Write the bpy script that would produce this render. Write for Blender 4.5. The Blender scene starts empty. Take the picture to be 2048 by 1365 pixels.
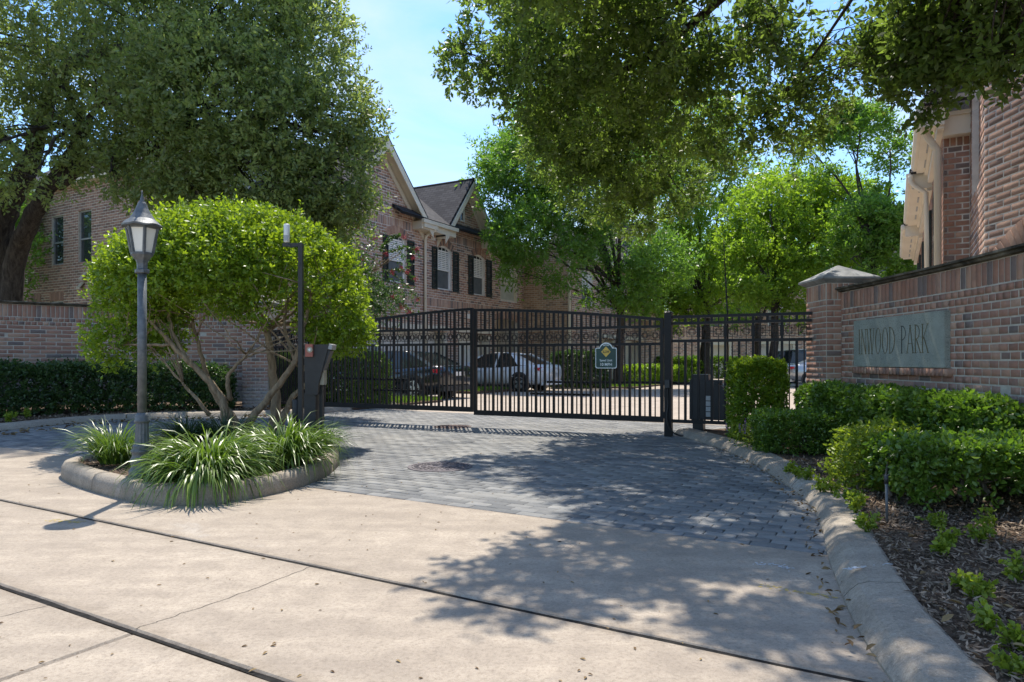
import bpy, math, random
import numpy as np
from mathutils import Vector, Matrix

random.seed(7)
rng = np.random.default_rng(11)
SC = bpy.context.scene
COL = SC.collection
# ------------------------------------------------------------------ camera
CH = 1.15                      # eye height
FPX, CX, HY = 1365.0, 1024.0, 722.0
cd = bpy.data.cameras.new('camera'); cam = bpy.data.objects.new('camera', cd); COL.objects.link(cam)
cd.sensor_width = 36.0; cd.lens = 24.0; cd.shift_y = (HY - 682.5) / 2048.0
cd.clip_start = 0.05; cd.clip_end = 2000.0
cam.location = (0, 0, CH); cam.rotation_euler = (math.radians(90), 0, 0)
SC.camera = cam
# ------------------------------------------------------------------ sky and sun
SUNV = Vector((-0.06, 0.51, 1.0)).normalized()
EL = math.asin(SUNV.z); AZ = math.atan2(SUNV.x, SUNV.y)
world = bpy.data.worlds.new('World'); SC.world = world; world.use_nodes = True
wn = world.node_tree.nodes; wl = world.node_tree.links; wn.clear()
wo = wn.new('ShaderNodeOutputWorld'); bg = wn.new('ShaderNodeBackground')
sky = wn.new('ShaderNodeTexSky'); sky.sky_type = 'NISHITA'; sky.sun_disc = False
sky.sun_elevation = EL; sky.sun_rotation = AZ
sky.air_density = 1.0; sky.dust_density = 0.6; sky.ozone_density = 3.0
tc = wn.new('ShaderNodeTexCoord'); mp = wn.new('ShaderNodeMapping'); mp.inputs['Scale'].default_value = (1.0, 1.6, 3.2)
cn = wn.new('ShaderNodeTexNoise'); cn.inputs['Scale'].default_value = 2.3; cn.inputs['Detail'].default_value = 7.0
cn.inputs['Roughness'].default_value = 0.55; cn.inputs['Distortion'].default_value = 0.5
cr = wn.new('ShaderNodeValToRGB'); cr.color_ramp.elements[0].position = 0.42; cr.color_ramp.elements[1].position = 0.74
cr.color_ramp.elements[0].color = (0, 0, 0, 1); cr.color_ramp.elements[1].color = (0.85, 0.85, 0.85, 1)
cm = wn.new('ShaderNodeMixRGB'); cm.inputs[2].default_value = (3.1, 3.6, 4.15, 1)
hs = wn.new('ShaderNodeHueSaturation'); hs.inputs['Saturation'].default_value = 1.24
wl.new(tc.outputs['Generated'], mp.inputs[0]); wl.new(mp.outputs[0], cn.inputs['Vector'])
wl.new(cn.outputs['Fac'], cr.inputs[0]); wl.new(cr.outputs[0], cm.inputs[0])
wl.new(sky.outputs[0], hs.inputs['Color']); wl.new(hs.outputs[0], cm.inputs[1])
wl.new(cm.outputs[0], bg.inputs[0]); bg.inputs[1].default_value = 0.112
wl.new(bg.outputs[0], wo.inputs[0])
sd = bpy.data.lights.new('sun', 'SUN'); sd.energy = 2.85; sd.angle = math.radians(0.55); sd.color = (1.0, 0.935, 0.83)
sun = bpy.data.objects.new('sun', sd); COL.objects.link(sun)
sun.rotation_euler = SUNV.to_track_quat('Z', 'Y').to_euler(); sun.location = (0, 0, 40)
vs = SC.view_settings; vs.view_transform = 'Standard'; vs.look = 'None'; vs.exposure = 1.35; vs.gamma = 1.0
SC.render.engine = 'CYCLES'
cy = SC.cycles; cy.use_denoising = True; cy.max_bounces = 7; cy.diffuse_bounces = 4; cy.glossy_bounces = 3
cy.transmission_bounces = 4; cy.transparent_max_bounces = 6; cy.caustics_reflective = False; cy.caustics_refractive = False
cy.sample_clamp_indirect = 6.0

# ------------------------------------------------------------------ local frames
AN = math.radians(29.3)
N2 = Vector((math.cos(AN), -math.sin(AN)))      # across the street (towards the right-hand houses)
S2 = Vector((math.sin(AN), math.cos(AN)))       # along the street, away
AP = math.radians(30.2)
U2 = Vector((math.cos(AP), -math.sin(AP))); V2 = Vector((math.sin(AP), math.cos(AP)))   # paving grid
def gp(px, py, z=0.0):
    Y = FPX * (CH - z) / (py - HY); return Vector(((px - CX) / FPX * Y, Y, z))
def at(px, py, Y):
    return Vector(((px - CX) / FPX * Y, Y, CH + (HY - py) / FPX * Y))
def cs(c, t, z=0.0):
    p = N2 * c + S2 * t; return Vector((p.x, p.y, z))
def uv(u, v, z=0.0):
    p = U2 * u + V2 * v; return Vector((p.x, p.y, z))
def proj(p):
    return CX + p[0] / p[1] * FPX, HY - (p[2] - CH) / p[1] * FPX

# ------------------------------------------------------------------ materials
MATS = {}
class NT:
    def __init__(s, name):
        s.m = bpy.data.materials.new(name); s.m.use_nodes = True; s.t = s.m.node_tree; s.n = s.t.nodes; s.n.clear()
        s.out = s.n.new('ShaderNodeOutputMaterial')
        MATS[name] = s.m
    def add(s, typ, **kw):
        nd = s.n.new(typ)
        for k, v in kw.items():
            if k.startswith('_'): setattr(nd, k[1:], v)
            else:
                key = int(k[1:]) if k[0] == 'i' and k[1:].isdigit() else k.replace('__', ' ')
                i = nd.inputs[key]
                if hasattr(v, 'links') or hasattr(v, 'is_linked'): s.t.links.new(v, i)
                else: i.default_value = v
        return nd
    def link(s, a, b): s.t.links.new(a, b)
    def pos(s):
        if not hasattr(s, '_g'): s._g = s.add('ShaderNodeNewGeometry')
        return s._g.outputs['Position']
    def noise(s, scale, detail=4, rough=0.55, vec=None, dist=0.0):
        nd = s.add('ShaderNodeTexNoise', Scale=scale, Detail=detail, Roughness=rough, Distortion=dist)
        s.link(vec if vec is not None else s.pos(), nd.inputs['Vector']); return nd.outputs['Fac']
    def ramp(s, fac, stops):
        nd = s.add('ShaderNodeValToRGB'); e = nd.color_ramp.elements
        while len(e) < len(stops): e.new(0.5)
        for el, (p, c) in zip(e, stops): el.position = p; el.color = (*c, 1) if len(c) == 3 else c
        s.link(fac, nd.inputs[0]); return nd.outputs[0]
    def mix(s, fac, a, b, mode='MIX'):
        nd = s.add('ShaderNodeMixRGB', _blend_type=mode)
        for i, v in ((0, fac), (1, a), (2, b)):
            if hasattr(v, 'is_linked'): s.link(v, nd.inputs[i])
            else: nd.inputs[i].default_value = v if i == 0 else (*v, 1)
        return nd.outputs[0]
    def math(s, op, a, b=0.0, c=None):
        nd = s.add('ShaderNodeMath', _operation=op)
        for i, v in enumerate((a, b) + ((c,) if c is not None else ())):
            if hasattr(v, 'is_linked'): s.link(v, nd.inputs[i])
            else: nd.inputs[i].default_value = v
        return nd.outputs[0]
    def attr(s, name):
        return s.add('ShaderNodeAttribute', _attribute_name=name).outputs['Fac']
    def bump(s, h, strength=0.3, dist=0.01):
        nd = s.add('ShaderNodeBump', Strength=strength, Distance=dist); s.link(h, nd.inputs['Height']); return nd.outputs[0]
    def bsdf(s, col, rough=0.7, spec=0.4, metal=0.0, normal=None, finish=True, **kw):
        b = s.add('ShaderNodeBsdfPrincipled')
        for k, v in (('Base Color', col), ('Roughness', rough), ('Specular IOR Level', spec), ('Metallic', metal)):
            if hasattr(v, 'is_linked'): s.link(v, b.inputs[k])
            else: b.inputs[k].default_value = (*v, 1) if k == 'Base Color' else v
        for k, v in kw.items(): b.inputs[k.replace('__', ' ')].default_value = v
        if normal is not None: s.link(normal, b.inputs['Normal'])
        if finish: s.link(b.outputs[0], s.out.inputs[0])
        return b.outputs[0]

def mat_plain(name, c1, c2, scale=6.0, rough=0.6, spec=0.4, metal=0.0, bump=0.0, bscale=None, **kw):
    m = NT(name); f = m.noise(scale, 5)
    col = m.ramp(f, [(0.32, c1), (0.68, c2)])
    nrm = m.bump(m.noise(bscale or scale * 6, 4), bump, 0.01) if bump else None
    m.bsdf(col, rough, spec, metal, nrm, **kw); return m.m
def mat_brick(name, stops, single, stain=0.0, tone=1.0):
    m = NT(name)
    t = m.add('ShaderNodeObjectInfo').outputs['Random'] if single else m.attr('tint')
    col = m.ramp(t, stops)
    n1 = m.noise(38, 5, 0.65); n2 = m.noise(9, 4)
    col = m.mix(m.math('MULTIPLY', n1, 0.55), col, m.mix(0.5, col, (0.5, 0.36, 0.28)))
    col = m.mix(m.ramp(n2, [(0.42, (0, 0, 0)), (0.72, (0.5, 0.5, 0.5))]), col, (0.19, 0.13, 0.105))
    if stain:
        z = m.add('ShaderNodeSeparateXYZ'); m.link(m.pos(), z.inputs[0])
        low = m.ramp(z.outputs[2], [(0.35, (1, 1, 1)), (1.0, (0.12, 0.12, 0.12))])
        f = m.math('MULTIPLY', low, m.ramp(m.noise(2.6, 6, 0.65), [(0.33, (0, 0, 0)), (0.52, (stain, stain, stain))]))
        f = m.math('MULTIPLY', f, m.ramp(m.noise(26, 3), [(0.3, (0.35,) * 3), (0.6, (1,) * 3)]))
        col = m.mix(f, col, (0.52, 0.50, 0.49))
    m.bsdf(col, 0.88, 0.25, 0, m.bump(m.noise(120, 4, 0.7), 0.5, 0.006)); return m.m
RED = [(0.0, (0.12, 0.095, 0.09)), (0.09, (0.17, 0.12, 0.105)), (0.15, (0.30, 0.130, 0.080)), (0.5, (0.38, 0.172, 0.105)), (0.8, (0.45, 0.228, 0.142)), (1.0, (0.51, 0.315, 0.21))]
PNK = [(0.0, (0.13, 0.105, 0.10)), (0.15, (0.20, 0.14, 0.125)), (0.28, (0.35, 0.185, 0.130)), (0.6, (0.46, 0.258, 0.180)), (0.85, (0.54, 0.335, 0.238)), (1.0, (0.61, 0.43, 0.32))]
BRN = [(0.0, (0.16, 0.10, 0.08)), (0.3, (0.29, 0.165, 0.12)), (0.7, (0.39, 0.23, 0.165)), (1.0, (0.47, 0.29, 0.21))]
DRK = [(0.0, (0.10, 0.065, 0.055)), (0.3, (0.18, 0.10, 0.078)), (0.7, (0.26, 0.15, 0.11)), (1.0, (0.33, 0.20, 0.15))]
TAN = [(0.0, (0.20, 0.14, 0.11)), (0.25, (0.46, 0.29, 0.19)), (0.7, (0.60, 0.40, 0.27)), (1.0, (0.68, 0.49, 0.35))]
for nm, st, sn in (('red', RED, 0.85), ('pink', PNK, 0.0), ('brown', BRN, 0.0), ('dark', DRK, 0.0), ('tan', TAN, 0.0)):
    mat_brick('brick_' + nm + '_single', st, True, sn); mat_brick('brick_' + nm, st, False, sn)
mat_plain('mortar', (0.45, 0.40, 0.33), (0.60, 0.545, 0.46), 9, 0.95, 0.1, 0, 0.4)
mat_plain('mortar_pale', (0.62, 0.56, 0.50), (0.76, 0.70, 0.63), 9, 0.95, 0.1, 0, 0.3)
mat_plain('iron', (0.009, 0.009, 0.010), (0.016, 0.015, 0.015), 14, 0.45, 0.25, 0, 0.05)
mat_plain('cream', (0.66, 0.59, 0.47), (0.74, 0.67, 0.55), 1.2, 0.6, 0.35, 0, 0.03)
mat_plain('white_paint', (0.78, 0.76, 0.72), (0.86, 0.84, 0.80), 2, 0.55, 0.4)
mat_plain('shutter', (0.020, 0.028, 0.026), (0.034, 0.044, 0.04), 5, 0.5, 0.4)
mat_plain('lamp_metal', (0.080, 0.092, 0.100), (0.15, 0.16, 0.165), 22, 0.55, 0.5, 0.25, 0.25)
mat_plain('frosted', (0.72, 0.70, 0.62), (0.80, 0.78, 0.70), 4, 0.35, 0.5, 0, 0, None)
mat_plain('box_metal', (0.022, 0.020, 0.019), (0.034, 0.031, 0.029), 9, 0.5, 0.5, 0.1, 0.05)
mat_plain('grey_metal', (0.28, 0.28, 0.28), (0.38, 0.38, 0.38), 9, 0.45, 0.5, 0.3, 0.05)
mat_plain('plastic_black', (0.015, 0.018, 0.022), (0.026, 0.030, 0.036), 9, 0.45, 0.5)
mat_plain('plastic_white', (0.70, 0.70, 0.67), (0.78, 0.78, 0.75), 5, 0.4, 0.5)
mat_plain('beige_box', (0.36, 0.31, 0.22), (0.44, 0.38, 0.28), 9, 0.6, 0.4)
mat_plain('red_plastic', (0.30, 0.07, 0.045), (0.42, 0.13, 0.09), 30, 0.4, 0.5)
mat_plain('sticker', (0.55, 0.56, 0.56), (0.66, 0.67, 0.67), 30, 0.5, 0.4)
mat_plain('sign_green', (0.004, 0.045, 0.038), (0.006, 0.055, 0.046), 4, 0.4, 0.5)
mat_plain('sign_white', (0.72, 0.76, 0.74), (0.78, 0.82, 0.80), 4, 0.4, 0.5)
mat_plain('sign_yellow', (0.70, 0.44, 0.06), (0.76, 0.50, 0.09), 4, 0.4, 0.5)
mat_plain('sign_black', (0.012, 0.012, 0.012), (0.02, 0.02, 0.02), 4, 0.4, 0.5)
mat_plain('letter_gold', (0.085, 0.065, 0.026), (0.155, 0.13, 0.062), 30, 0.8, 0.2)
mat_plain('letter_dark', (0.035, 0.035, 0.032), (0.06, 0.06, 0.052), 30, 0.8, 0.2)
mat_plain('cast_iron', (0.06, 0.052, 0.06), (0.14, 0.12, 0.125), 25, 0.65, 0.5, 0.3, 0.4)
mat_plain('rust_iron', (0.09, 0.065, 0.06), (0.15, 0.105, 0.09), 25, 0.8, 0.3, 0.1, 0.4)
mat_plain('tyre', (0.012, 0.012, 0.012), (0.025, 0.025, 0.025), 30, 0.85, 0.2)
mat_plain('rim', (0.45, 0.46, 0.47), (0.56, 0.57, 0.58), 9, 0.3, 0.5, 0.8)
mat_plain('car_white', (0.70, 0.72, 0.74), (0.74, 0.76, 0.78), 2, 0.25, 0.5, 0, 0, None, Coat__Weight=0.8)
mat_plain('car_black', (0.008, 0.012, 0.018), (0.012, 0.017, 0.024), 2, 0.25, 0.5, 0.2, 0, None, Coat__Weight=1.0)
mat_plain('car_silver', (0.40, 0.42, 0.44), (0.46, 0.48, 0.50), 2, 0.28, 0.5, 0.6, 0, None, Coat__Weight=0.8)
mat_plain('car_glass', (0.012, 0.018, 0.018), (0.02, 0.028, 0.028), 2, 0.06, 0.8)
mat_plain('tail_light', (0.45, 0.010, 0.012), (0.6, 0.02, 0.02), 12, 0.2, 0.6)
mat_plain('window_glass', (0.02, 0.026, 0.028), (0.035, 0.042, 0.045), 1.5, 0.05, 0.8)
mat_plain('curtain', (0.42, 0.42, 0.34), (0.55, 0.55, 0.46), 3, 0.7, 0.3)
mat_plain('screen', (0.10, 0.11, 0.115), (0.14, 0.15, 0.155), 4, 0.7, 0.3)
mat_plain('soil', (0.075, 0.052, 0.036), (0.14, 0.10, 0.072), 18, 0.95, 0.1, 0, 0.8, 60)
mat_plain('tar', (0.012, 0.012, 0.012), (0.03, 0.028, 0.026), 30, 0.95, 0.1)
mat_plain('red_flower', (0.34, 0.03, 0.05), (0.50, 0.11, 0.13), 20, 0.7, 0.2)
mat_plain('purple_flower', (0.16, 0.07, 0.26), (0.28, 0.16, 0.38), 30, 0.7, 0.2)
# coping stone: pale cast stone with black weathering
m = NT('coping'); a = m.noise(3.2, 7, 0.7)
col = m.ramp(a, [(0.36, (0.030, 0.028, 0.024)), (0.5, (0.12, 0.105, 0.08)), (0.66, (0.28, 0.25, 0.20))])
m.bsdf(col, 0.95, 0.15, 0, m.bump(m.noise(60, 5), 0.6, 0.01))
m = NT('cap_stone'); a = m.noise(4.5, 6, 0.65)
m.bsdf(m.ramp(a, [(0.3, (0.16, 0.165, 0.165)), (0.7, (0.36, 0.365, 0.36))]), 0.9, 0.2, 0, m.bump(m.noise(60, 5), 0.4, 0.008))
# speckled green granite
m = NT('granite'); v = m.add('ShaderNodeTexVoronoi', Scale=150.0); m.link(m.pos(), v.inputs['Vector'])
base = m.ramp(m.noise(5, 4), [(0.3, (0.27, 0.295, 0.255)), (0.7, (0.37, 0.395, 0.345))])
sp = m.ramp(m.noise(130, 3, 0.7), [(0.56, (0, 0, 0)), (0.63, (0.85, 0.85, 0.85))])
m.bsdf(m.mix(sp, base, (0.035, 0.042, 0.04)), 0.6, 0.4, 0, m.bump(m.noise(130, 3), 0.15, 0.004))
# aged pink-tan concrete: broad tone patches, directional streaks, pale bloom and dark stains
def concrete(name, c1, c2, kerb=False, joints=False):
    m = NT(name)
    mp_ = m.add('ShaderNodeMapping'); m.link(m.pos(), mp_.inputs[0]); mp_.inputs['Rotation'].default_value = (0, 0, AP + 0.02)
    mp_.inputs['Scale'].default_value = (0.55, 3.2, 1)
    a = m.noise(0.9, 6, 0.6); st = m.noise(1.6, 6, 0.6, mp_.outputs[0])
    col = m.ramp(a, [(0.3, c1), (0.7, c2)])
    col = m.mix(m.ramp(st, [(0.35, (0.6,) * 3), (0.62, (0, 0, 0))]), col, (c1[0] * 0.72, c1[1] * 0.72, c1[2] * 0.74))
    col = m.mix(m.ramp(m.noise(5.5, 9, 0.72, None, 0.3), [(0.36, (0.55,) * 3), (0.60, (0, 0, 0))]), col, (c1[0] * 0.62, c1[1] * 0.62, c1[2] * 0.64))
    col = m.mix(m.ramp(m.noise(22, 6, 0.7), [(0.60, (0, 0, 0)), (0.74, (0.45,) * 3)]), col, (c1[0] * 0.5, c1[1] * 0.47, c1[2] * 0.45))
    col = m.mix(m.ramp(m.noise(170, 3, 0.75), [(0.35, (0.35,) * 3), (0.65, (0, 0, 0))]), col, (c1[0] * 0.55, c1[1] * 0.52, c1[2] * 0.5))
    col = m.mix(m.ramp(m.noise(240, 2), [(0.62, (0, 0, 0)), (0.72, (0.4,) * 3)]), col, (0.62, 0.58, 0.52))
    col = m.mix(m.ramp(m.noise(1.25, 7, 0.7, None, 0.4), [(0.62, (0, 0, 0)), (0.72, (0.45,) * 3)]), col, (0.17, 0.15, 0.13))
    col = m.mix(m.ramp(m.noise(0.55, 6, 0.65, None, 0.3), [(0.60, (0, 0, 0)), (0.74, (0.5,) * 3)]), col, (0.56, 0.55, 0.53))
    if joints:   # grime that has settled along the two tarred joints and the paving edge, and old drips
        dt = m.add('ShaderNodeVectorMath', _operation='DOT_PRODUCT'); m.link(m.pos(), dt.inputs[0]); dt.inputs[1].default_value = (V2.x, V2.y, 0); v_ = dt.outputs['Value']
        for vj, wj in ((2.75, 0.10), (1.70, 0.12), (4.45, 0.07)):
            dd = m.math('ABSOLUTE', m.math('SUBTRACT', v_, vj)); f_ = m.math('MULTIPLY', m.math('SUBTRACT', 1.0, m.math('MINIMUM', m.math('DIVIDE', dd, wj), 1.0)), m.ramp(m.noise(7, 6, 0.7), [(0.35, (0, 0, 0)), (0.65, (0.8,) * 3)]))
            col = m.mix(f_, col, (c1[0] * 0.5, c1[1] * 0.47, c1[2] * 0.44))
        col = m.mix(m.ramp(m.noise(3.1, 3, 0.5), [(0.70, (0, 0, 0)), (0.76, (0.5,) * 3)]), col, (c1[0] * 0.45, c1[1] * 0.44, c1[2] * 0.44))
    sp = m.ramp(m.noise(48, 6, 0.85), [(0.38, (0.6 if kerb else 0.55,) * 3), (0.52, (0, 0, 0))]); col = m.mix(sp, col, (c1[0] * 0.45, c1[1] * 0.43, c1[2] * 0.42))
    if kerb: col = m.mix(m.ramp(m.noise(90, 3, 0.8), [(0.58, (0, 0, 0)), (0.68, (0.6,) * 3)]), col, (0.55, 0.49, 0.40))
    m.bsdf(col, 0.9, 0.2, 0, m.bump(m.math('ADD', m.noise(75, 4, 0.7), m.noise(14, 4)), 0.6 if kerb else 0.32, 0.010)); return m.m
concrete('concrete', (0.385, 0.325, 0.258), (0.53, 0.452, 0.362), False, True)
concrete('kerb_concrete', (0.36, 0.31, 0.245), (0.47, 0.41, 0.33), True)
concrete('street_concrete', (0.45, 0.38, 0.31), (0.55, 0.47, 0.39))
def mat_paver(name, single):
    m = NT(name); t = m.add('ShaderNodeObjectInfo').outputs['Random'] if single else m.attr('tint')
    col = m.ramp(t, [(0.0, (0.115, 0.117, 0.118)), (0.5, (0.190, 0.189, 0.184)), (1.0, (0.285, 0.278, 0.262))])
    mp_ = m.add('ShaderNodeMapping'); m.link(m.pos(), mp_.inputs[0]); mp_.inputs['Rotation'].default_value = (0, 0, AP); mp_.inputs['Scale'].default_value = (4, 40, 1)
    col = m.mix(m.ramp(m.noise(1.6, 5, 0.6, mp_.outputs[0]), [(0.4, (0.45,) * 3), (0.65, (0, 0, 0))]), col, (0.075, 0.082, 0.09))
    col = m.mix(m.ramp(m.noise(0.8, 6, 0.65), [(0.45, (0, 0, 0)), (0.7, (0.55,) * 3)]), col, (0.29, 0.275, 0.245))
    col = m.mix(m.ramp(m.noise(150, 2), [(0.6, (0, 0, 0)), (0.72, (0.4,) * 3)]), col, (0.33, 0.33, 0.32))
    m.bsdf(col, 0.8, 0.35, 0, m.bump(m.noise(70, 5, 0.7), 0.5, 0.008))
mat_paver('paver_single', True); mat_paver('paver', False)
mat_plain('joint_sand', (0.045, 0.045, 0.045), (0.09, 0.085, 0.078), 12, 0.95, 0.1)
# roof shingles
m = NT('shingle'); tcn = m.add('ShaderNodeTexCoord')
br = m.add('ShaderNodeTexBrick', Scale=1.0, Mortar__Size=0.012, Bias=-0.2, Brick__Width=0.32, Row__Height=0.145)
m.link(tcn.outputs['UV'], br.inputs['Vector'])
br.inputs['Color1'].default_value = (0.055, 0.052, 0.056, 1); br.inputs['Color2'].default_value = (0.105, 0.098, 0.100, 1); br.inputs['Mortar'].default_value = (0.02, 0.02, 0.022, 1)
c2_ = m.mix(m.ramp(m.noise(60, 4), [(0.35, (0.5,) * 3), (0.65, (0, 0, 0))]), br.outputs['Color'], (0.04, 0.038, 0.042))
m.bsdf(c2_, 0.92, 0.2, 0, m.bump(br.outputs['Fac'], -0.5, 0.02))
m = NT('dry_ground'); m.bsdf(m.ramp(m.noise(0.4, 6, 0.6), [(0.35, (0.17, 0.16, 0.09)), (0.65, (0.28, 0.24, 0.16))]), 0.95, 0.1)
# bark
def bark(name, c1, c2, sc):
    m = NT(name); mp_ = m.add('ShaderNodeMapping'); m.link(m.pos(), mp_.inputs[0]); mp_.inputs['Scale'].default_value = (sc, sc, sc * 0.28)
    a = m.noise(1.0, 7, 0.7, mp_.outputs[0], 0.4)
    m.bsdf(m.ramp(a, [(0.35, c1), (0.65, c2)]), 0.95, 0.15, 0, m.bump(a, 0.9, 0.03))
bark('bark_oak', (0.022, 0.018, 0.015), (0.085, 0.070, 0.058), 14)
bark('bark_light', (0.17, 0.125, 0.08), (0.40, 0.31, 0.21), 16)
bark('bark_grey', (0.12, 0.10, 0.08), (0.30, 0.27, 0.22), 20)
# leaves: reflect, let light through, gloss
def leafmat(name, dark, lite, trans, tcol, rough=0.42, spec=0.45):
    m = NT(name); t = m.attr('tint')
    col = m.ramp(t, [(0.0, dark), (1.0, lite)])
    n_ = m.noise(3.0, 3); col = m.mix(m.math('MULTIPLY', n_, 0.35), col, m.mix(1.0, col, (0.55, 0.6, 0.5), 'MULTIPLY'))
    b = m.bsdf(col, rough, spec, finish=False)
    tr = m.add('ShaderNodeBsdfTranslucent'); m.link(m.mix(0.5, m.mix(1.0, col, tcol, 'MULTIPLY'), col), tr.inputs['Color'])
    mx = m.add('ShaderNodeMixShader'); mx.inputs[0].default_value = trans
    m.link(b, mx.inputs[1]); m.link(tr.outputs[0], mx.inputs[2]); m.link(mx.outputs[0], m.out.inputs[0])
leafmat('leaf_oak', (0.10, 0.14, 0.058), (0.31, 0.36, 0.13), 0.48, (2.6, 2.8, 0.9))
leafmat('leaf_oak_near', (0.058, 0.10, 0.030), (0.20, 0.28, 0.075), 0.55, (2.8, 2.8, 0.8))
leafmat('leaf_elm', (0.075, 0.15, 0.030), (0.21, 0.33, 0.055), 0.55, (2.2, 2.5, 0.7))
leafmat('leaf_bright', (0.12, 0.205, 0.022), (0.31, 0.42, 0.050), 0.58, (2.1, 2.3, 0.6))
leafmat('leaf_topiary', (0.065, 0.135, 0.016), (0.30, 0.42, 0.036), 0.48, (2.3, 2.1, 0.35), 0.35)
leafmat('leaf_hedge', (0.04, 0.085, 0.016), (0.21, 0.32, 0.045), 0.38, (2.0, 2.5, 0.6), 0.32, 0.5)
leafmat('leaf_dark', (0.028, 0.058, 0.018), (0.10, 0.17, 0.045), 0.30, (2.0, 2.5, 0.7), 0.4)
leafmat('leaf_lime', (0.14, 0.20, 0.02), (0.33, 0.40, 0.05), 0.45, (1.8, 2.0, 0.6))
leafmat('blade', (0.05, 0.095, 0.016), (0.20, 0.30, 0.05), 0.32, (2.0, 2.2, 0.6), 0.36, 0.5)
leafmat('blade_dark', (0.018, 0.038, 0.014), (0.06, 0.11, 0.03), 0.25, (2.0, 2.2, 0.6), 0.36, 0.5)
leafmat('grass', (0.09, 0.17, 0.02), (0.20, 0.31, 0.045), 0.35, (1.8, 2.0, 0.6), 0.6, 0.2)
leafmat('dry_leaf', (0.10, 0.055, 0.025), (0.34, 0.24, 0.12), 0.15, (1.5, 1.3, 0.8), 0.7, 0.2)
leafmat('chips', (0.06, 0.042, 0.030), (0.38, 0.29, 0.215), 0.02, (1, 1, 1), 0.9, 0.1)

# ------------------------------------------------------------------ mesh helpers
class MB:
    """collects simple shapes; build() links them as one mesh object"""
    def __init__(s): s.v = []; s.f = []; s.uv = None
    def quad(s, *pts):
        b = len(s.v); s.v += [tuple(p) for p in pts]; s.f.append(tuple(range(b, b + len(pts)))); return s
    def hexa(s, p):
        b = len(s.v); s.v += [tuple(q) for q in p]
        for f in ((0, 3, 2, 1), (4, 5, 6, 7), (0, 1, 5, 4), (1, 2, 6, 5), (2, 3, 7, 6), (3, 0, 4, 7)): s.f.append(tuple(b + i for i in f))
        return s
    def obox(s, c, X, Y, Z, l, d, h):
        """box centred at c with axes X,Y,Z and full sizes l,d,h"""
        c = Vector(c); X = Vector(X) * (l / 2); Y = Vector(Y) * (d / 2); Z = Vector(Z) * (h / 2)
        return s.hexa([c - X - Y - Z, c + X - Y - Z, c + X + Y - Z, c - X + Y - Z, c - X - Y + Z, c + X - Y + Z, c + X + Y + Z, c - X + Y + Z])
    def box(s, a, b):
        c = [(a[i] + b[i]) / 2 for i in range(3)]
        return s.obox(c, (1, 0, 0), (0, 1, 0), (0, 0, 1), abs(b[0] - a[0]), abs(b[1] - a[1]), abs(b[2] - a[2]))
    def bar(s, a, b, w, d=None, up=(0, 0, 1)):
        a = Vector(a); b = Vector(b); Z = (b - a); L = Z.length; Z.normalize()
        up = Vector(up)
        if abs(Z.dot(up)) > 0.95: up = Vector((N2.x, N2.y, 0))
        X = Z.cross(up).normalized(); Y = Z.cross(X)
        return s.obox((a + b) / 2, X, Y, Z, w, d or w, L)
    def tube(s, pts, rad, n=8, cap=True):
        pts = [Vector(p) for p in pts]
        if not hasattr(rad, '__len__'): rad = [rad] * len(pts)
        b0 = len(s.v); prev = None
        for i, p in enumerate(pts):
            t = (pts[min(i + 1, len(pts) - 1)] - pts[max(i - 1, 0)])
            t = t.normalized() if t.length > 1e-9 else Vector((0, 0, 1))
            if prev is None:
                x = t.orthogonal().normalized()
            else:
                x = prev - t * prev.dot(t); x = x.normalized() if x.length > 1e-6 else t.orthogonal().normalized()
            prev = x; y = t.cross(x)
            for k in range(n):
                a = 2 * math.pi * k / n; s.v.append(tuple(p + (x * math.cos(a) + y * math.sin(a)) * rad[i]))
        for i in range(len(pts) - 1):
            for k in range(n):
                k2 = (k + 1) % n; s.f.append((b0 + i * n + k, b0 + i * n + k2, b0 + (i + 1) * n + k2, b0 + (i + 1) * n + k))
        if cap:
            s.f.append(tuple(b0 + k for k in reversed(range(n)))); e = b0 + (len(pts) - 1) * n; s.f.append(tuple(e + k for k in range(n)))
        return s
    def lathe(s, c, prof, n=24, fn=None):
        """prof = [(r, z)...] round a vertical axis at c; fn(k, r, z) may change r"""
        b0 = len(s.v)
        for r, z in prof:
            for k in range(n):
                a = 2 * math.pi * k / n; rr = fn(k / n, r, z) if fn else r
                s.v.append((c[0] + rr * math.cos(a), c[1] + rr * math.sin(a), c[2] + z))
        for i in range(len(prof) - 1):
            for k in range(n):
                k2 = (k + 1) % n; s.f.append((b0 + i * n + k, b0 + i * n + k2, b0 + (i + 1) * n + k2, b0 + (i + 1) * n + k))
        s.f.append(tuple(b0 + k for k in reversed(range(n)))); e = b0 + (len(prof) - 1) * n; s.f.append(tuple(e + k for k in range(n)))
        return s
    def prism(s, poly, d):
        """poly = list of 3-D points, extruded by vector d"""
        b = len(s.v); n = len(poly); d = Vector(d)
        s.v += [tuple(Vector(p)) for p in poly] + [tuple(Vector(p) + d) for p in poly]
        s.f.append(tuple(b + i for i in range(n))); s.f.append(tuple(b + n + i for i in reversed(range(n))))
        for i in range(n): j = (i + 1) % n; s.f.append((b + j, b + i, b + n + i, b + n + j))
        return s
    def mesh(s, name, mat, smooth=False):
        me = bpy.data.meshes.new(name); me.from_pydata(s.v, [], s.f)
        if mat: me.materials.append(MATS[mat])
        if smooth: me.polygons.foreach_set('use_smooth', [True] * len(me.polygons))
        if s.uv:
            l = me.uv_layers.new(name='UVMap'); l.data.foreach_set('uv', [x for f in s.f for i in f for x in s.uv[i]])
        me.update(); return me
    def build(s, name, mat, parent=None, smooth=False):
        return link(name, s.mesh(name, mat, smooth), parent)
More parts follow.
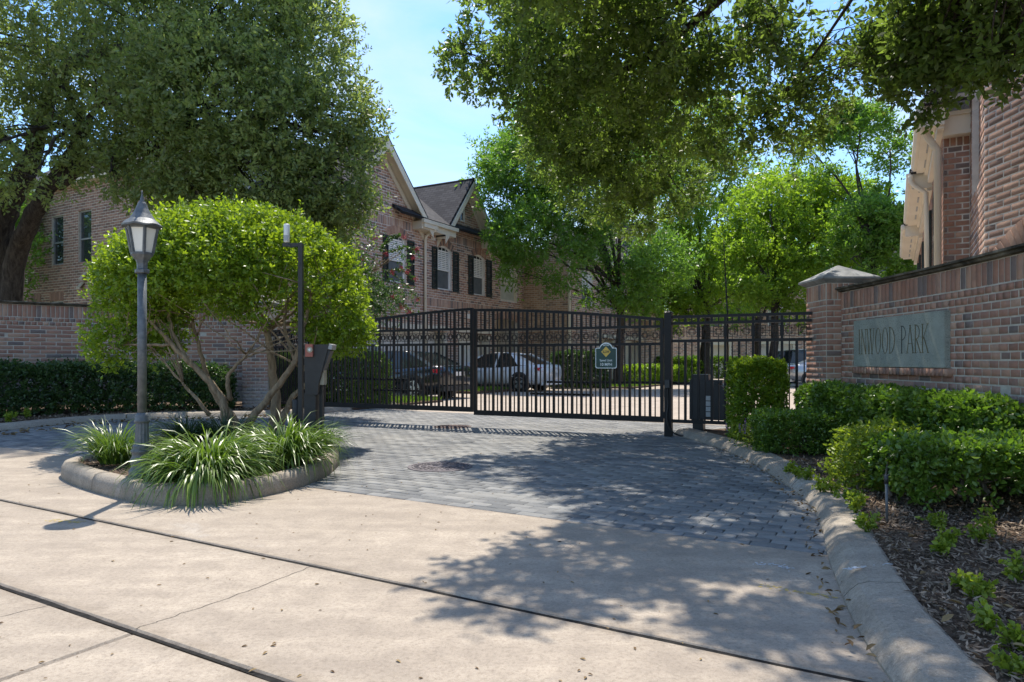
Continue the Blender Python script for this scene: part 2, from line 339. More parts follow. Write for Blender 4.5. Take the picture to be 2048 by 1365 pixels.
def link(name, me, parent=None):
    o = bpy.data.objects.new(name, me); COL.objects.link(o)
    if parent is not None:
        o.parent = parent
        off = parent.get('_o')
        if off is not None: o.matrix_parent_inverse = Matrix.Translation(-Vector(off))
    return o
def tag(o, label, cat=None, group=None, kind=None):
    if label: o['label'] = label
    if cat: o['category'] = cat
    if group: o['group'] = group
    if kind: o['kind'] = kind
    return o
ROOTS = []
def thing(name, label, cat, loc, group=None):
    o = bpy.data.objects.new(name, None); COL.objects.link(o); o.empty_display_size = 0.2
    o.location = loc; o['_o'] = tuple(loc); ROOTS.append(o)
    return tag(o, label, cat, group)
def struct(name, label, loc=(0, 0, 0)):
    o = bpy.data.objects.new(name, None); COL.objects.link(o); o.location = loc; o['_o'] = tuple(loc); ROOTS.append(o)
    return tag(o, label, kind='structure')
def npmesh(name, V, F, mat, tint=None, smooth=False):
    """V (n,3), F (m,k) faces of equal size"""
    me = bpy.data.meshes.new(name); V = np.asarray(V, np.float32); F = np.asarray(F, np.int32)
    me.vertices.add(len(V)); me.vertices.foreach_set('co', V.ravel())
    k = F.shape[1]; me.loops.add(F.size); me.loops.foreach_set('vertex_index', F.ravel())
    me.polygons.add(len(F)); me.polygons.foreach_set('loop_start', np.arange(len(F), dtype=np.int32) * k)
    me.polygons.foreach_set('loop_total', np.full(len(F), k, np.int32))
    if smooth: me.polygons.foreach_set('use_smooth', np.ones(len(F), bool))
    if tint is not None:
        a = me.attributes.new('tint', 'FLOAT', 'FACE'); a.data.foreach_set('value', np.asarray(tint, np.float32))
    me.materials.append(MATS[mat]); me.update(calc_edges=True); return me
def unit(A): return A / np.maximum(np.linalg.norm(A, axis=1, keepdims=True), 1e-9)
def runit(n): return unit(rng.normal(size=(n, 3)))

# --- bricks: every brick is (centre, U, V, N, length, height); N points out of the wall
def _unit_brick():
    c = 0.022
    V = [(-.5, -.5, 0), (.5, -.5, 0), (.5, .5, 0), (-.5, .5, 0), (-.5, -.5, .8), (.5, -.5, .8), (.5, .5, .8), (-.5, .5, .8),
         (-.5 + c * .6, -.5 + c * 1.6, 1), (.5 - c * .6, -.5 + c * 1.6, 1), (.5 - c * .6, .5 - c * 1.6, 1), (-.5 + c * .6, .5 - c * 1.6, 1)]
    F = [(0, 1, 5, 4), (1, 2, 6, 5), (2, 3, 7, 6), (3, 0, 4, 7), (4, 5, 9, 8), (5, 6, 10, 9), (6, 7, 11, 10), (7, 4, 8, 11), (8, 9, 10, 11)]
    return np.array(V, float), np.array(F)
UBV, UBF = _unit_brick()
_ubm = {}
def lay(parent, bricks, kindmat, depth=0.05, singles=300, name='brick', rough=0.0015, minpx=9):
    """bricks -> up to `singles` single objects (those that show largest) + one joined part"""
    if not bricks: return
    C = np.array([b[0][:] for b in bricks], float); U = np.array([b[1][:] for b in bricks], float)
    V = np.array([b[2][:] for b in bricks], float); N = np.array([b[3][:] for b in bricks], float)
    L = np.array([b[4] for b in bricks]); H = np.array([b[5] for b in bricks])
    n = len(C); D = depth + rng.normal(0, rough, n)
    tl = rng.normal(0, 0.006, (n, 1)); U2_ = unit(U + V * tl); V = unit(V - U * tl); U = U2_
    yy = np.maximum(C[:, 1], 0.3); sx = CX + C[:, 0] / yy * FPX; sy = HY - (C[:, 2] - CH) / yy * FPX
    view = unit(np.array([[0, 0, CH]]) - C); face = np.clip((view * N).sum(1), 0, 1)
    size = np.sqrt(L * H * face) * FPX / yy
    ok = (sx > -20) & (sx < 2068) & (sy > -20) & (sy < 1385) & (C[:, 1] > 0.5) & (face > 0.03) & (size * 1.6 > minpx)
    score = np.where(ok, size, -1); order = np.argsort(-score); sel = [i for i in order[:singles] if score[i] > 0]
    mask = np.ones(n, bool); mask[sel] = False
    key = kindmat + '_single'
    if key not in _ubm: _ubm[key] = npmesh(name, UBV, UBF, key)
    for i in sel:
        o = link(name, _ubm[key], parent)
        M = Matrix(((U[i][0] * L[i], V[i][0] * H[i], N[i][0] * D[i], C[i][0]), (U[i][1] * L[i], V[i][1] * H[i], N[i][1] * D[i], C[i][1]),
                    (U[i][2] * L[i], V[i][2] * H[i], N[i][2] * D[i], C[i][2]), (0, 0, 0, 1)))
        off = parent.get('_o')
        o.matrix_basis = M
    r = np.where(mask)[0]
    if len(r):
        W = C[r, None, :] + UBV[None, :, 0:1] * (U[r] * L[r, None])[:, None, :] + UBV[None, :, 1:2] * (V[r] * H[r, None])[:, None, :] + UBV[None, :, 2:3] * (N[r] * D[r, None])[:, None, :]
        F = (np.arange(len(r)) * 12)[:, None, None] + UBF[None]
        me = npmesh(name, W.reshape(-1, 3), F.reshape(-1, 4), kindmat, np.repeat(rng.random(len(r)), 9))
        o = link(name, me, parent); o['kind'] = 'stuff'
def courses(z0, z1, course, bl, bands=()):
    """rows from z0 to z1; bands = [(z_start, height, brick_width)] of upright bricks"""
    rows = []; z = z0; k = 0; bands = sorted(bands)
    while z < z1 - 0.01:
        bd = next((b for b in bands if abs(b[0] - z) < course * 0.5), None)
        if bd: rows.append((z, min(z + bd[1], z1), bd[2], 0)); z += bd[1]
        else: rows.append((z, min(z + course, z1), bl, k % 2)); z += course; k += 1
    return rows

class Plane:
    def __init__(s, o, d, nrm): s.o = Vector(o); s.d = Vector(d); s.n = Vector(nrm); s.D3 = Vector((d[0], d[1], 0)); s.N3 = Vector((nrm[0], nrm[1], 0))
    def tz(s, px, py):
        k = (px - CX) / FPX; t = (k * s.o.y - s.o.x) / (s.d.x - k * s.d.y); Y = s.o.y + s.d.y * t
        return t, CH + (HY - py) / FPX * Y
    def p(s, t, z, off=0.0):
        q = s.o + s.d * t + s.n * off; return Vector((q.x, q.y, z))
def hole_iv(h, z):
    t0, t1, z0, sp, rise = h
    if z < z0 or z > sp + rise: return None
    if z <= sp or rise <= 0: return (t0, t1)
    k = math.sqrt(max(0, 1 - ((z - sp) / rise) ** 2)); c = (t0 + t1) / 2; w = (t1 - t0) / 2 * k; return (c - w, c + w)
def clip(iv, holes):
    out = [iv]
    for h in holes:
        if h is None: continue
        nx = []
        for a, b in out:
            if h[1] <= a or h[0] >= b: nx.append((a, b))
            else:
                if h[0] > a: nx.append((a, h[0]))
                if h[1] < b: nx.append((h[1], b))
        out = nx
    return out
def facade(parent, pl, t0, t1, z0, z1, holes, kindmat, mortar, course=0.1, bl=0.30, bands=(), limit=None, singles=300, thick=0.22, wname='wall', minpx=9):
    """brick wall in plane pl: mortar body with openings, and the bricks set proud of it"""
    mb = MB(); zs = {z0, z1}
    for h in holes:
        zs |= {h[2], h[3]}
        if h[4] > 0: zs |= {h[3] + h[4] * i / 6 for i in range(7)}
    if limit: zs |= {z0 + (z1 - z0) * i / 80 for i in range(81)}
    zs = sorted(z for z in zs if z0 <= z <= z1)
    for a, b in zip(zs[:-1], zs[1:]):
        if b - a < 1e-4: continue
        mid = (a + b) / 2; lim = limit(mid) if limit else (t0, t1)
        if lim is None: continue
        for u0, u1 in clip(lim, [hole_iv(h, mid) for h in holes]):
            mb.obox(pl.p((u0 + u1) / 2, mid, -thick / 2), pl.D3, pl.N3, (0, 0, 1), u1 - u0, thick, b - a)
    w = mb.build(wname, mortar, parent)
    br = []; j = 0.014 if course < 0.09 else 0.019
    for ra, rb, l, k in courses(z0, z1, course, bl, bands):
        mid = (ra + rb) / 2; lim = limit(mid) if limit else (t0, t1)
        if lim is None: continue
        t = t0 - (l / 2 if k else 0)
        while t < t1:
            a, b = max(t, lim[0]), min(t + l, lim[1])
            if b - a > 0.03:
                for u0, u1 in clip((a, b), [hole_iv(h, mid) for h in holes]):
                    if u1 - u0 > 0.03: br.append((pl.p((u0 + u1) / 2, mid, -0.02), pl.D3, Vector((0, 0, 1)), pl.N3, u1 - u0 - j, rb - ra - j))
            t += l
    lay(w, br, kindmat, 0.025, singles, minpx=minpx); return w
def arch_bricks(pl, h, height=0.26, wd=0.085, proud=-0.012):
    t0, t1, z0, sp, rise = h; c = (t0 + t1) / 2; half = (t1 - t0) / 2; out = []
    rise = max(rise, 0.02); R = (half * half + rise * rise) / (2 * rise); cz = sp + rise - R; am = math.asin(min(1, half / R))
    n = max(3, int(2 * am * (R + height / 2) / wd))
    for i in range(n):
        a = -am + (i + 0.5) * 2 * am / n; rad = Vector((math.sin(a), math.cos(a))); r = R + height / 2
        p = pl.p(c + rad.x * r, cz + rad.y * r, proud); Vv = pl.D3 * rad.x + Vector((0, 0, rad.y)); Uu = pl.D3 * rad.y - Vector((0, 0, rad.x))
        out.append((p, Uu, Vv, pl.N3, 2 * am * r / n - 0.012, height - 0.01))
    return out
def window(parent, pl, h, frame='white_paint', blind='blind', muntin=(3, 2), depth=0.1, glass='window_glass', label=None):
    t0, t1, z0, sp, rise = h; w = MB(); fw = 0.06; D, Nn, Z = pl.D3, pl.N3, Vector((0, 0, 1)); o = -depth
    top = sp + rise
    def outline(ins):
        pts = [(t0 + ins, z0 + ins), (t1 - ins, z0 + ins), (t1 - ins, sp)]
        if rise > 0:
            for i in range(1, 8):
                a = math.pi * i / 8; pts.append(((t0 + t1) / 2 + math.cos(a) * ((t1 - t0) / 2 - ins), sp + math.sin(a) * (rise - ins * 0.6)))
            pts.append((t0 + ins, sp))
        else: pts[2] = (t1 - ins, sp - ins); pts.append((t0 + ins, sp - ins))
        return pts
    P = outline(0.03)
    for (a, za), (b, zb) in zip(P, P[1:] + P[:1]): w.bar(pl.p(a, za, o), pl.p(b, zb, o), fw, 0.07, Nn)
    mz = z0 + (sp + rise - z0) * 0.46
    w.obox(pl.p((t0 + t1) / 2, mz, o), D, Nn, Z, t1 - t0 - 0.08, 0.06, 0.06)
    fr = w.build('window', frame, parent)
    if label: fr['label'] = label
    g = MB(); g.prism([pl.p(a, z, o - 0.02) for a, z in outline(0.05)], -Nn * 0.006)
    g.build('pane', glass, fr)
    if muntin:
        mu = MB()
        for i in range(1, muntin[0] + 1):
            t = t0 + (t1 - t0) * i / (muntin[0] + 1); hh = math.sqrt(max(0, 1 - ((t - (t0 + t1) / 2) / ((t1 - t0) / 2)) ** 2)) * rise
            mu.obox(pl.p(t, (mz + sp + hh) / 2, o - 0.012), D, Nn, Z, 0.022, 0.02, sp + hh - mz - 0.06)
        for i in range(1, muntin[1] + 1):
            mu.obox(pl.p((t0 + t1) / 2, mz + (sp - mz) * i / muntin[1] - 0.02, o - 0.013), D, Nn, Z, t1 - t0 - 0.12, 0.018, 0.02)
        mu.build('muntin', frame, fr)
    if blind == 'blind':
        bl = MB(); z = mz + 0.08
        while z < sp: bl.obox(pl.p((t0 + t1) / 2, z, o - 0.0172), D, (Nn + Z * 0.0).normalized(), Z, t1 - t0 - 0.14, 0.004, 0.055); z += 0.075
        bl.build('blind', 'white_paint', fr)
        sc_ = MB(); sc_.obox(pl.p((t0 + t1) / 2, (z0 + mz) / 2, o - 0.012), D, Nn, Z, t1 - t0 - 0.13, 0.004, mz - z0 - 0.1); sc_.build('insect_screen', 'screen', fr)
    return fr
def shutter(parent, pl, t0, t1, z0, z1, mat='shutter'):
    s = MB(); Z = Vector((0, 0, 1)); w = t1 - t0
    for a, b, c, d in ((t0, t0 + .05, z0, z1), (t1 - .05, t1, z0, z1), (t0 + .05, t1 - .05, z0, z0 + .08), (t0 + .05, t1 - .05, z1 - .08, z1), (t0 + .05, t1 - .05, (z0 + z1) / 2 - .04, (z0 + z1) / 2 + .04)):
        s.obox(pl.p((a + b) / 2, (c + d) / 2, 0.036), pl.D3, pl.N3, Z, b - a, 0.045, d - c)
    z = z0 + .1
    while z < z1 - .1: s.obox(pl.p((t0 + t1) / 2, z, 0.026), pl.D3, (pl.N3 + Z * .6).normalized(), (Z - pl.N3 * .6).normalized(), w - .1, 0.012, 0.055); z += 0.06
    s.build('shutter', mat, parent)
def slab_roof(parent, a, b, c, d, mat='shingle', th=0.1, name='roof'):
    """roof plane a-b (eave), c-d (ridge, d above a); UVs in metres along the eave and up the slope"""
    a, b, c, d = map(Vector, (a, b, c, d)); n = (b - a).cross(d - a).normalized()
    if n.z < 0: n = -n
    m_ = MB(); m_.hexa([a, b, c, d, a + n * th, b + n * th, c + n * th, d + n * th])
    e = (b - a).normalized(); up = n.cross(e)
    m_.uv = [((Vector(q) - a).dot(e), (Vector(q) - a).dot(up)) for q in m_.v]
    return m_.build(name, mat, parent)

# --- foliage
def leafmesh(name, P, D, L, W, mat, tint, parent=None, oval=False, fold=0.18, nrm=None):
    n = len(P); D = unit(D); R = runit(n) if nrm is None else unit(nrm)
    S = unit(np.cross(D, R)); Nn = np.cross(S, D); L = np.broadcast_to(L, n)[:, None]; W = np.broadcast_to(W, n)[:, None]
    if oval:
        up = Nn * W * fold; dr = -Nn * L * 0.12
        V = np.stack([P, P + D * L * .32 + S * W * .5 + up, P + D * L * .70 + S * W * .40 + up + dr * .5, P + D * L + dr, P + D * L * .70 - S * W * .40 + up + dr * .5, P + D * L * .32 - S * W * .5 + up], 1)
        F = (np.arange(n) * 6)[:, None, None] + np.array([[0, 1, 2, 3], [0, 3, 4, 5]])[None]
        me = npmesh(name, V.reshape(-1, 3), F.reshape(-1, 4), mat, np.repeat(tint, 2))
    else:
        V = np.stack([P, P + D * L * .45 + S * W * .5, P + D * L, P + D * L * .45 - S * W * .5], 1)
        F = (np.arange(n) * 4)[:, None] + np.arange(4)[None]
        me = npmesh(name, V.reshape(-1, 3), F, mat, tint)
    return link(name, me, parent)
def nz(P, f, seed):
    r = np.random.default_rng(seed); v = np.zeros(len(P))
    for i in range(6):
        k = r.normal(size=3) * f * (1 + 0.6 * i); v += np.sin(P @ k + r.random() * 6.28) / (1 + 0.5 * i)
    return v / 2.2
def lobe_points(lobes, n, seed, gate=-0.1, freq=0.9, lo=0.35, low_cut=-2.0):
    """cluster centres and outward axes inside ellipsoid lobes [(centre, (rx, ry, rz))]"""
    w = np.array([r[0] * r[1] + r[1] * r[2] + r[0] * r[2] for c, r in lobes]); w = w / w.sum(); k = rng.choice(len(lobes), n, p=w)
    C = np.array([tuple(c) for c, r in lobes])[k]; R = np.array([r for c, r in lobes])[k]
    d = runit(n); d[:, 2] = np.where(d[:, 2] < low_cut, -d[:, 2], d[:, 2])
    rad = lo + (1 - lo) * rng.random(n) ** 0.55
    P = C + d * R * rad[:, None]; P += rng.normal(0, 0.06, P.shape) * R
    g = nz(P, freq, seed); keep = g > gate + rng.normal(0, 0.12, n)
    return P[keep], unit(d / R)[keep], g[keep]
def sprays(P, A, m, tl, ll, jit=0.5, up=0.25, droop=0.0):
    """m leaves along a twig at each cluster; returns leaf bases, directions and cluster index"""
    n = len(P); A = unit(A + runit(n) * jit * 1.6 + np.array([[0, 0, up]]))
    s = (np.linspace(0.05, 1, m)[None, :] + rng.normal(0, 0.05, (n, m))); T = tl * (0.6 + 0.8 * rng.random(n))
    B = P[:, None, :] + A[:, None, :] * (s * T[:, None])[:, :, None]
    B[:, :, 2] -= droop * (s * T[:, None]) ** 2
    ph = rng.random((n, m)) * 6.28; X = unit(np.cross(A, runit(n))); Y = np.cross(A, X)
    per = X[:, None, :] * np.cos(ph)[:, :, None] + Y[:, None, :] * np.sin(ph)[:, :, None]
    D = A[:, None, :] * 0.55 + per * 0.85 + rng.normal(0, .2, per.shape)
    B += per * ll * 0.08
    return B.reshape(-1, 3), D.reshape(-1, 3), np.repeat(np.arange(n), m), A, T
def spline(pts, n=8):
    pts = [Vector(p) for p in pts]; out = []
    ext = [pts[0] * 2 - pts[1]] + pts + [pts[-1] * 2 - pts[-2]]
    for i in range(1, len(ext) - 2):
        a, b, c, d = ext[i - 1:i + 3]
        for k in range(n):
            t = k / n; out.append(0.5 * ((2 * b) + (c - a) * t + (2 * a - 5 * b + 4 * c - d) * t * t + (3 * b - a - 3 * c + d) * t ** 3))
    out.append(pts[-1]); return out
def limb(mb, pts, r0, r1, n=8, seg=6, wob=0.0):
    q = spline(pts, seg)
    if wob: q = [p + Vector(rng.normal(0, wob, 3)) * (0 if i in (0, len(q) - 1) else 1) for i, p in enumerate(q)]
    mb.tube(q, [r0 + (r1 - r0) * (i / (len(q) - 1)) ** 0.8 for i in range(len(q))], n); return q
def tree(name, label, cat, base, trunk_pts, r, fork_r, lobes, nclu, m, tl, ll, lw, leaf, barkm, seed, gate=-0.1, freq=0.9, group=None, oval=False, nbr=5, up=0.25, jit=0.5, droop=0.0, twig_r=0.006, extra_trunks=(), twigs=0):
    root = thing(name, label, cat, base, group)
    tb = MB(); q = limb(tb, trunk_pts, r, fork_r, 12, 6, r * 0.04)
    ends = [(q, fork_r)]
    for pts, ra, rb in extra_trunks: ends.append((limb(tb, pts, ra, rb, 10, 6, ra * 0.05), rb))
    tb.build('trunk', barkm, root, True)
    lb = MB(); P, A, g = lobe_points(lobes, nclu, seed, gate, freq)
    for c, rr in lobes:
        best = min(ends, key=lambda e: (e[0][-1] - Vector(c)).length); st = best[0][-1 if random.random() < .7 else max(0, len(best[0]) - 4)]
        c = Vector(c); mid = st.lerp(c, 0.5) + Vector(rng.normal(0, 0.12, 3)) * (c - st).length * 0.5 + Vector((0, 0, 0.08 * (c - st).length))
        lr = min(best[1] * 0.75, 0.03 + 0.035 * max(rr)); pq = limb(lb, [st, mid, c], lr, lr * 0.35, 7, 6, 0.02)
        near = np.where(np.linalg.norm((P - np.array(c)) / np.array(rr), axis=1) < 1.1)[0]
        if len(near):
            for i in rng.choice(near, min(nbr, len(near)), replace=False):
                s0 = pq[random.randrange(len(pq) // 2, len(pq))]; e = Vector(P[i]); md = s0.lerp(e, .5) + Vector(rng.normal(0, .08, 3)) * (e - s0).length
                limb(lb, [s0, md, e], lr * 0.32, twig_r, 5, 4)
    lb.build('limbs', barkm, root, True)
    B, D, ci, A2, T = sprays(P, A, m, tl, ll, jit, up, droop)
    if twigs:
        k = rng.choice(len(P), min(twigs, len(P)), replace=False); a0 = P[k] - A2[k] * T[k][:, None] * .5; a1 = P[k] + A2[k] * T[k][:, None]; X = unit(np.cross(A2[k], runit(len(k)))); Y = np.cross(A2[k], X); rr_ = .004
        ring = [X, -X * .5 + Y * .87, -X * .5 - Y * .87]; V = np.stack([a0 + q * rr_ for q in ring] + [a1 + q * rr_ * .4 for q in ring], 1); i0 = (np.arange(len(k)) * 6)[:, None, None]
        F = i0 + np.array([[0, 1, 4, 3], [1, 2, 5, 4], [2, 0, 3, 5]])[None]; link('twigs', npmesh('twigs', V.reshape(-1, 3), F.reshape(-1, 4), barkm), root)['kind'] = 'stuff'
    gg = (g - g.min()) / max(1e-6, g.max() - g.min()); t = np.clip(0.45 * gg[ci] + 0.3 * rng.random(len(P))[ci] + 0.35 * rng.random(len(B)) - 0.05, 0, 1)
    sz = 0.5 + 0.9 * rng.random(len(B))
    leafmesh('crown', B, D, ll * sz, lw * sz, leaf, t, root, oval)
    return root, P, A2, T
def box_surface(n, a, b, lump=0.05, inn=0.10, seed=1, ends=True, rnd=0.15):
    """points in the outer skin of an axis box a..b with rounded edges (local coordinates) and their outward axes"""
    a = np.array(a, float); b = np.array(b, float); s = b - a
    w = np.array([s[1] * s[2], s[1] * s[2], s[0] * s[2], s[0] * s[2], s[0] * s[1]]); w = w / w.sum(); k = rng.choice(5, n, p=w)
    P = a + rng.random((n, 3)) * s; d = np.zeros((n, 3)); ins = rng.exponential(inn * 0.5, n)
    for i, (ax, sg) in enumerate(((0, -1), (0, 1), (1, -1), (1, 1), (2, 1))):
        q = k == i; P[q, ax] = (b[ax] if sg > 0 else a[ax]) - sg * ins[q]; d[q, ax] = sg
    c = (a + b) / 2; rel = (P - c) / (s / 2); pw = np.power(np.abs(rel[:, :2]) + 1e-6, 6).sum(1) + np.power(np.clip(rel[:, 2], 0, 2), 6)
    f = np.minimum(1, (1.0 / np.maximum(pw, 1e-6)) ** (1 / 6.0)); sc = 1 - rnd * 0 - (1 - f)
    P[:, :2] = c[:2] + (P[:, :2] - c[:2]) * sc[:, None]; P[:, 2] = np.where(P[:, 2] > c[2], c[2] + (P[:, 2] - c[2]) * sc, P[:, 2])
    P += d * (nz(P, 5.0, seed) * lump)[:, None]
    d = unit(d + 0.4 * np.clip(rel, -1, 1) ** 3); return P, d
def to_world(P, D, o, ang):
    c, s = math.cos(ang), math.sin(ang); R = np.array([[c, s, 0], [-s, c, 0], [0, 0, 1]]); return P @ R + np.array(o), D @ R
def hedge(name, label, o, ang, a, b, nclu, leaf, ll=0.045, lw=0.024, m=7, tl=0.09, lump=0.05, seed=3, group=None, stems=10, stem_mat='bark_grey', cat='hedge', oval=True, inn=0.14, sr=0.012, bare=0.0):
    root = thing(name, label, cat, o, group)
    P, A = box_surface(nclu, a, b, lump, inn, seed); zr = (P[:, 2] - a[2]) / (b[2] - a[2]); kp_ = rng.random(len(P)) > bare * np.clip(1.15 - zr * 1.6 - .5 * np.clip(nz(P, 4.0, seed + 7), -1, 1), 0, 1); P, A = P[kp_], A[kp_]; g = nz(P, 3.0, seed + 1); P, A = to_world(P, A, o, ang)
    B, D, ci, A2, T = sprays(P, A, m, tl, ll, 0.55, 0.25)
    gg = np.clip(0.5 + 0.3 * g, 0, 1); t = np.clip(0.3 * gg[ci] + 0.35 * rng.random(len(P))[ci] + 0.35 * rng.random(len(B)), 0, 1)
    sz = 0.7 + 0.6 * rng.random(len(B)); leafmesh('foliage', B, D, ll * sz, lw * sz, leaf, t, root, oval)
    st = MB(); cc, ss = math.cos(ang), math.sin(ang)
    for i in range(stems):
        x = a[0] + (b[0] - a[0]) * (i + 0.5) / stems + rng.normal(0, .05); y = (a[1] + b[1]) / 2 + rng.normal(0, .08)
        p0 = Vector((o[0] + cc * x - ss * y, o[1] + ss * x + cc * y, o[2] + a[2] - 0.02)); mid = p0 + Vector((rng.normal(0, .05), rng.normal(0, .05), (b[2] - a[2]) * .35))
        limb(st, [p0, p0.lerp(mid, .5) + Vector(rng.normal(0, .02, 3)), mid], sr * 1.3, sr, 6, 3)
        for j in range(4):
            k = rng.integers(len(P)); near = np.argsort(np.linalg.norm(P - np.array(mid), axis=1))[:400]; e = Vector(P[near[rng.integers(len(near))]])
            limb(st, [mid, mid.lerp(e, .5) + Vector(rng.normal(0, .04, 3)), e], sr * .7, sr * .25, 5, 3)
    st.build('stems', stem_mat, root, True)
    return root
def blades(name, c, n, Lr, width, mat, parent=None, spread=0.10, el=(50, 88), bend=1.0, seg=5, tbase=0.0):
    c = np.array(c, float); az = rng.random(n) * 6.283; e = np.radians(el[0] + (el[1] - el[0]) * rng.random(n)); L = Lr[0] + (Lr[1] - Lr[0]) * rng.random(n)
    r0 = spread * np.sqrt(rng.random(n)); base = c + np.stack([np.cos(az) * r0, np.sin(az) * r0, np.zeros(n)], 1)
    az2 = az + rng.normal(0, 0.5, n); h = np.stack([np.cos(az2), np.sin(az2), np.zeros(n)], 1); sd = np.stack([-np.sin(az2), np.cos(az2), np.zeros(n)], 1)
    tw = rng.normal(0, .5, n); sd = unit(sd * np.cos(tw)[:, None] + np.array([[0, 0, 1]]) * np.sin(tw)[:, None] * .6)
    kb = bend * (0.6 + 0.9 * rng.random(n)); pts = [base]; ang = e.copy(); st = L / seg
    for i in range(seg):
        d = h * np.cos(ang)[:, None] + np.array([[0, 0, 1]]) * np.sin(ang)[:, None]; pts.append(pts[-1] + d * st[:, None]); ang = np.maximum(ang - kb * (0.25 + 0.13 * i), -1.35)
    wd = width * np.array([0.7, 1.0, 1.0, 0.85, 0.55, 0.06])[:seg + 1]
    V = np.stack([np.stack([p - sd * w / 2, p + sd * w / 2], 1) for p, w in zip(pts, wd)], 1)   # n, seg+1, 2, 3
    V[:, :, :, 2] = np.maximum(V[:, :, :, 2], c[2] - 0.16)
    idx = np.arange(n)[:, None] * (2 * (seg + 1)) + np.arange(seg)[None] * 2
    F = np.stack([idx, idx + 1, idx + 3, idx + 2], 2).reshape(-1, 4)
    t = np.clip(np.repeat(rng.random(n) * 0.75 + tbase, seg) + np.tile(np.linspace(-.1, .2, seg), n), 0, 1)
    return link(name, npmesh(name, V.reshape(-1, 3), F, mat, t), parent)
def path_frames(pts):
    P = [Vector((p[0], p[1])) for p in pts]; s = [0]
    for a, b in zip(P[:-1], P[1:]): s.append(s[-1] + (b - a).length)
    def f(x):
        x = min(max(x, 0), s[-1]); i = max(0, min(len(P) - 2, int(np.searchsorted(s, x)) - 1)); t = (x - s[i]) / max(1e-9, s[i + 1] - s[i])
        d = (P[i + 1] - P[i]).normalized(); return P[i].lerp(P[i + 1], t), d
    return f, s[-1]
def sweep(mb, f, s0, s1, prof, step=0.15, side=1):
    """sweep profile [(out, z)] along path f from s0..s1; out is to the right of travel when side=1"""
    n = max(1, int((s1 - s0) / step)); b0 = len(mb.v); k = len(prof)
    for i in range(n + 1):
        p, d = f(s0 + (s1 - s0) * i / n); _, d0 = f(s0 + (s1 - s0) * i / n - 0.1); _, d1 = f(s0 + (s1 - s0) * i / n + 0.1); d = (d0 + d1).normalized()
        r = Vector((d.y, -d.x)) * side
        for o, z in prof: mb.v.append((p.x + r.x * o, p.y + r.y * o, z))
    for i in range(n):
        for j in range(k):
            j2 = (j + 1) % k; mb.f.append((b0 + i * k + j, b0 + i * k + j2, b0 + (i + 1) * k + j2, b0 + (i + 1) * k + j))
    mb.f.append(tuple(b0 + j for j in range(k))); mb.f.append(tuple(b0 + n * k + j for j in reversed(range(k)))); return mb
def text_mesh(body, size, bold=0.0, scx=1.0):
    c = bpy.data.curves.new('lettering', 'FONT'); c.body = body; c.size = size; c.align_x = 'CENTER'; c.extrude = 0.0006; c.offset = bold; c.space_character = 1.03
    o = bpy.data.objects.new('lettering', c); COL.objects.link(o); bpy.context.view_layer.update()
    me = bpy.data.meshes.new_from_object(o.evaluated_get(bpy.context.evaluated_depsgraph_get())); bpy.data.objects.remove(o)
    for v in me.vertices: v.co.x *= scx
    return me
def place(me, o, X, Y, Z):
    X, Y, Z = Vector(X), Vector(Y), Vector(Z); M = Matrix(((X.x, Y.x, Z.x, o[0]), (X.y, Y.y, Z.y, o[1]), (X.z, Y.z, Z.z, o[2]), (0, 0, 0, 1))); me.transform(M); return me

# ================================================================== GROUND
g = MB(); g.quad((-400, -150, -0.06), (400, -150, -0.06), (400, 700, -0.06), (-400, 700, -0.06))
tag(g.build('ground', 'dry_ground'), 'dry earth and grass under and beyond the paved drive', kind='structure')
# concrete apron: slabs between tarred joints
VA, VB, VP, VE = 2.75, 1.70, 4.45, 12.4
drive = struct('driveway', 'pinkish tan concrete apron with dark joints')
def slab(u0, u1, v0, v1, z=0.0, mat='concrete', parent=None, bev=0.012):
    mb = MB(); c = [uv(u0, v0), uv(u1, v0), uv(u1, v1), uv(u0, v1)]; i = [uv(u0 + bev, v0 + bev), uv(u1 - bev, v0 + bev), uv(u1 - bev, v1 - bev), uv(u0 + bev, v1 - bev)]
    for p in c: p.z = z - 0.012
    for p in i: p.z = z
    for k in range(4): k2 = (k + 1) % 4; mb.quad(c[k], c[k2], i[k2], i[k])
    mb.quad(*i)
    for k in range(4):
        k2 = (k + 1) % 4; mb.quad(Vector((c[k].x, c[k].y, z - .15)), Vector((c[k2].x, c[k2].y, z - .15)), c[k2], c[k])
    return mb.build('slab', mat, parent)
J = 0.012
for u0, u1 in ((-30, -9.2), (-9.2, 3.0), (3.0, 25)): slab(u0 + .002, u1 - .002, VA + J, VP - 0.006, parent=drive)
for u0, u1 in ((-30, -10.5), (-10.5, 3.4), (3.4, 25)): slab(u0 + .002, u1 - .002, VB + J, VA - J, parent=drive)
for u0, u1 in ((-30, -8), (-8, -2.83), (-2.83, 4), (4, 25)): slab(u0 + .004, u1 - .004, -12, VB - J, parent=drive)
for u0, u1 in ((-50, -20), (-20, 10), (10, 45)): slab(u0 + .01, u1 - .01, -45, -12.02, parent=drive)  # unseen paving far behind the camera, added to bounce light onto shaded faces
mb = MB()
for v in (VA, VB):
    n = 260
    for k in range(n):
        a = -20 + 40 * k / n; b = -20 + 40 * (k + 1) / n; w0, w1 = (0.009 + 0.010 * random.random() ** 2 for _ in '01')
        if k == 0: pw = w0
        mb.quad(uv(a, v - pw, -.0035), uv(b, v - w1, -.0035), uv(b, v + w1 * .8, -.0035), uv(a, v + pw * .8, -.0035)); pw = w1
mb.build('joint', 'tar', drive)
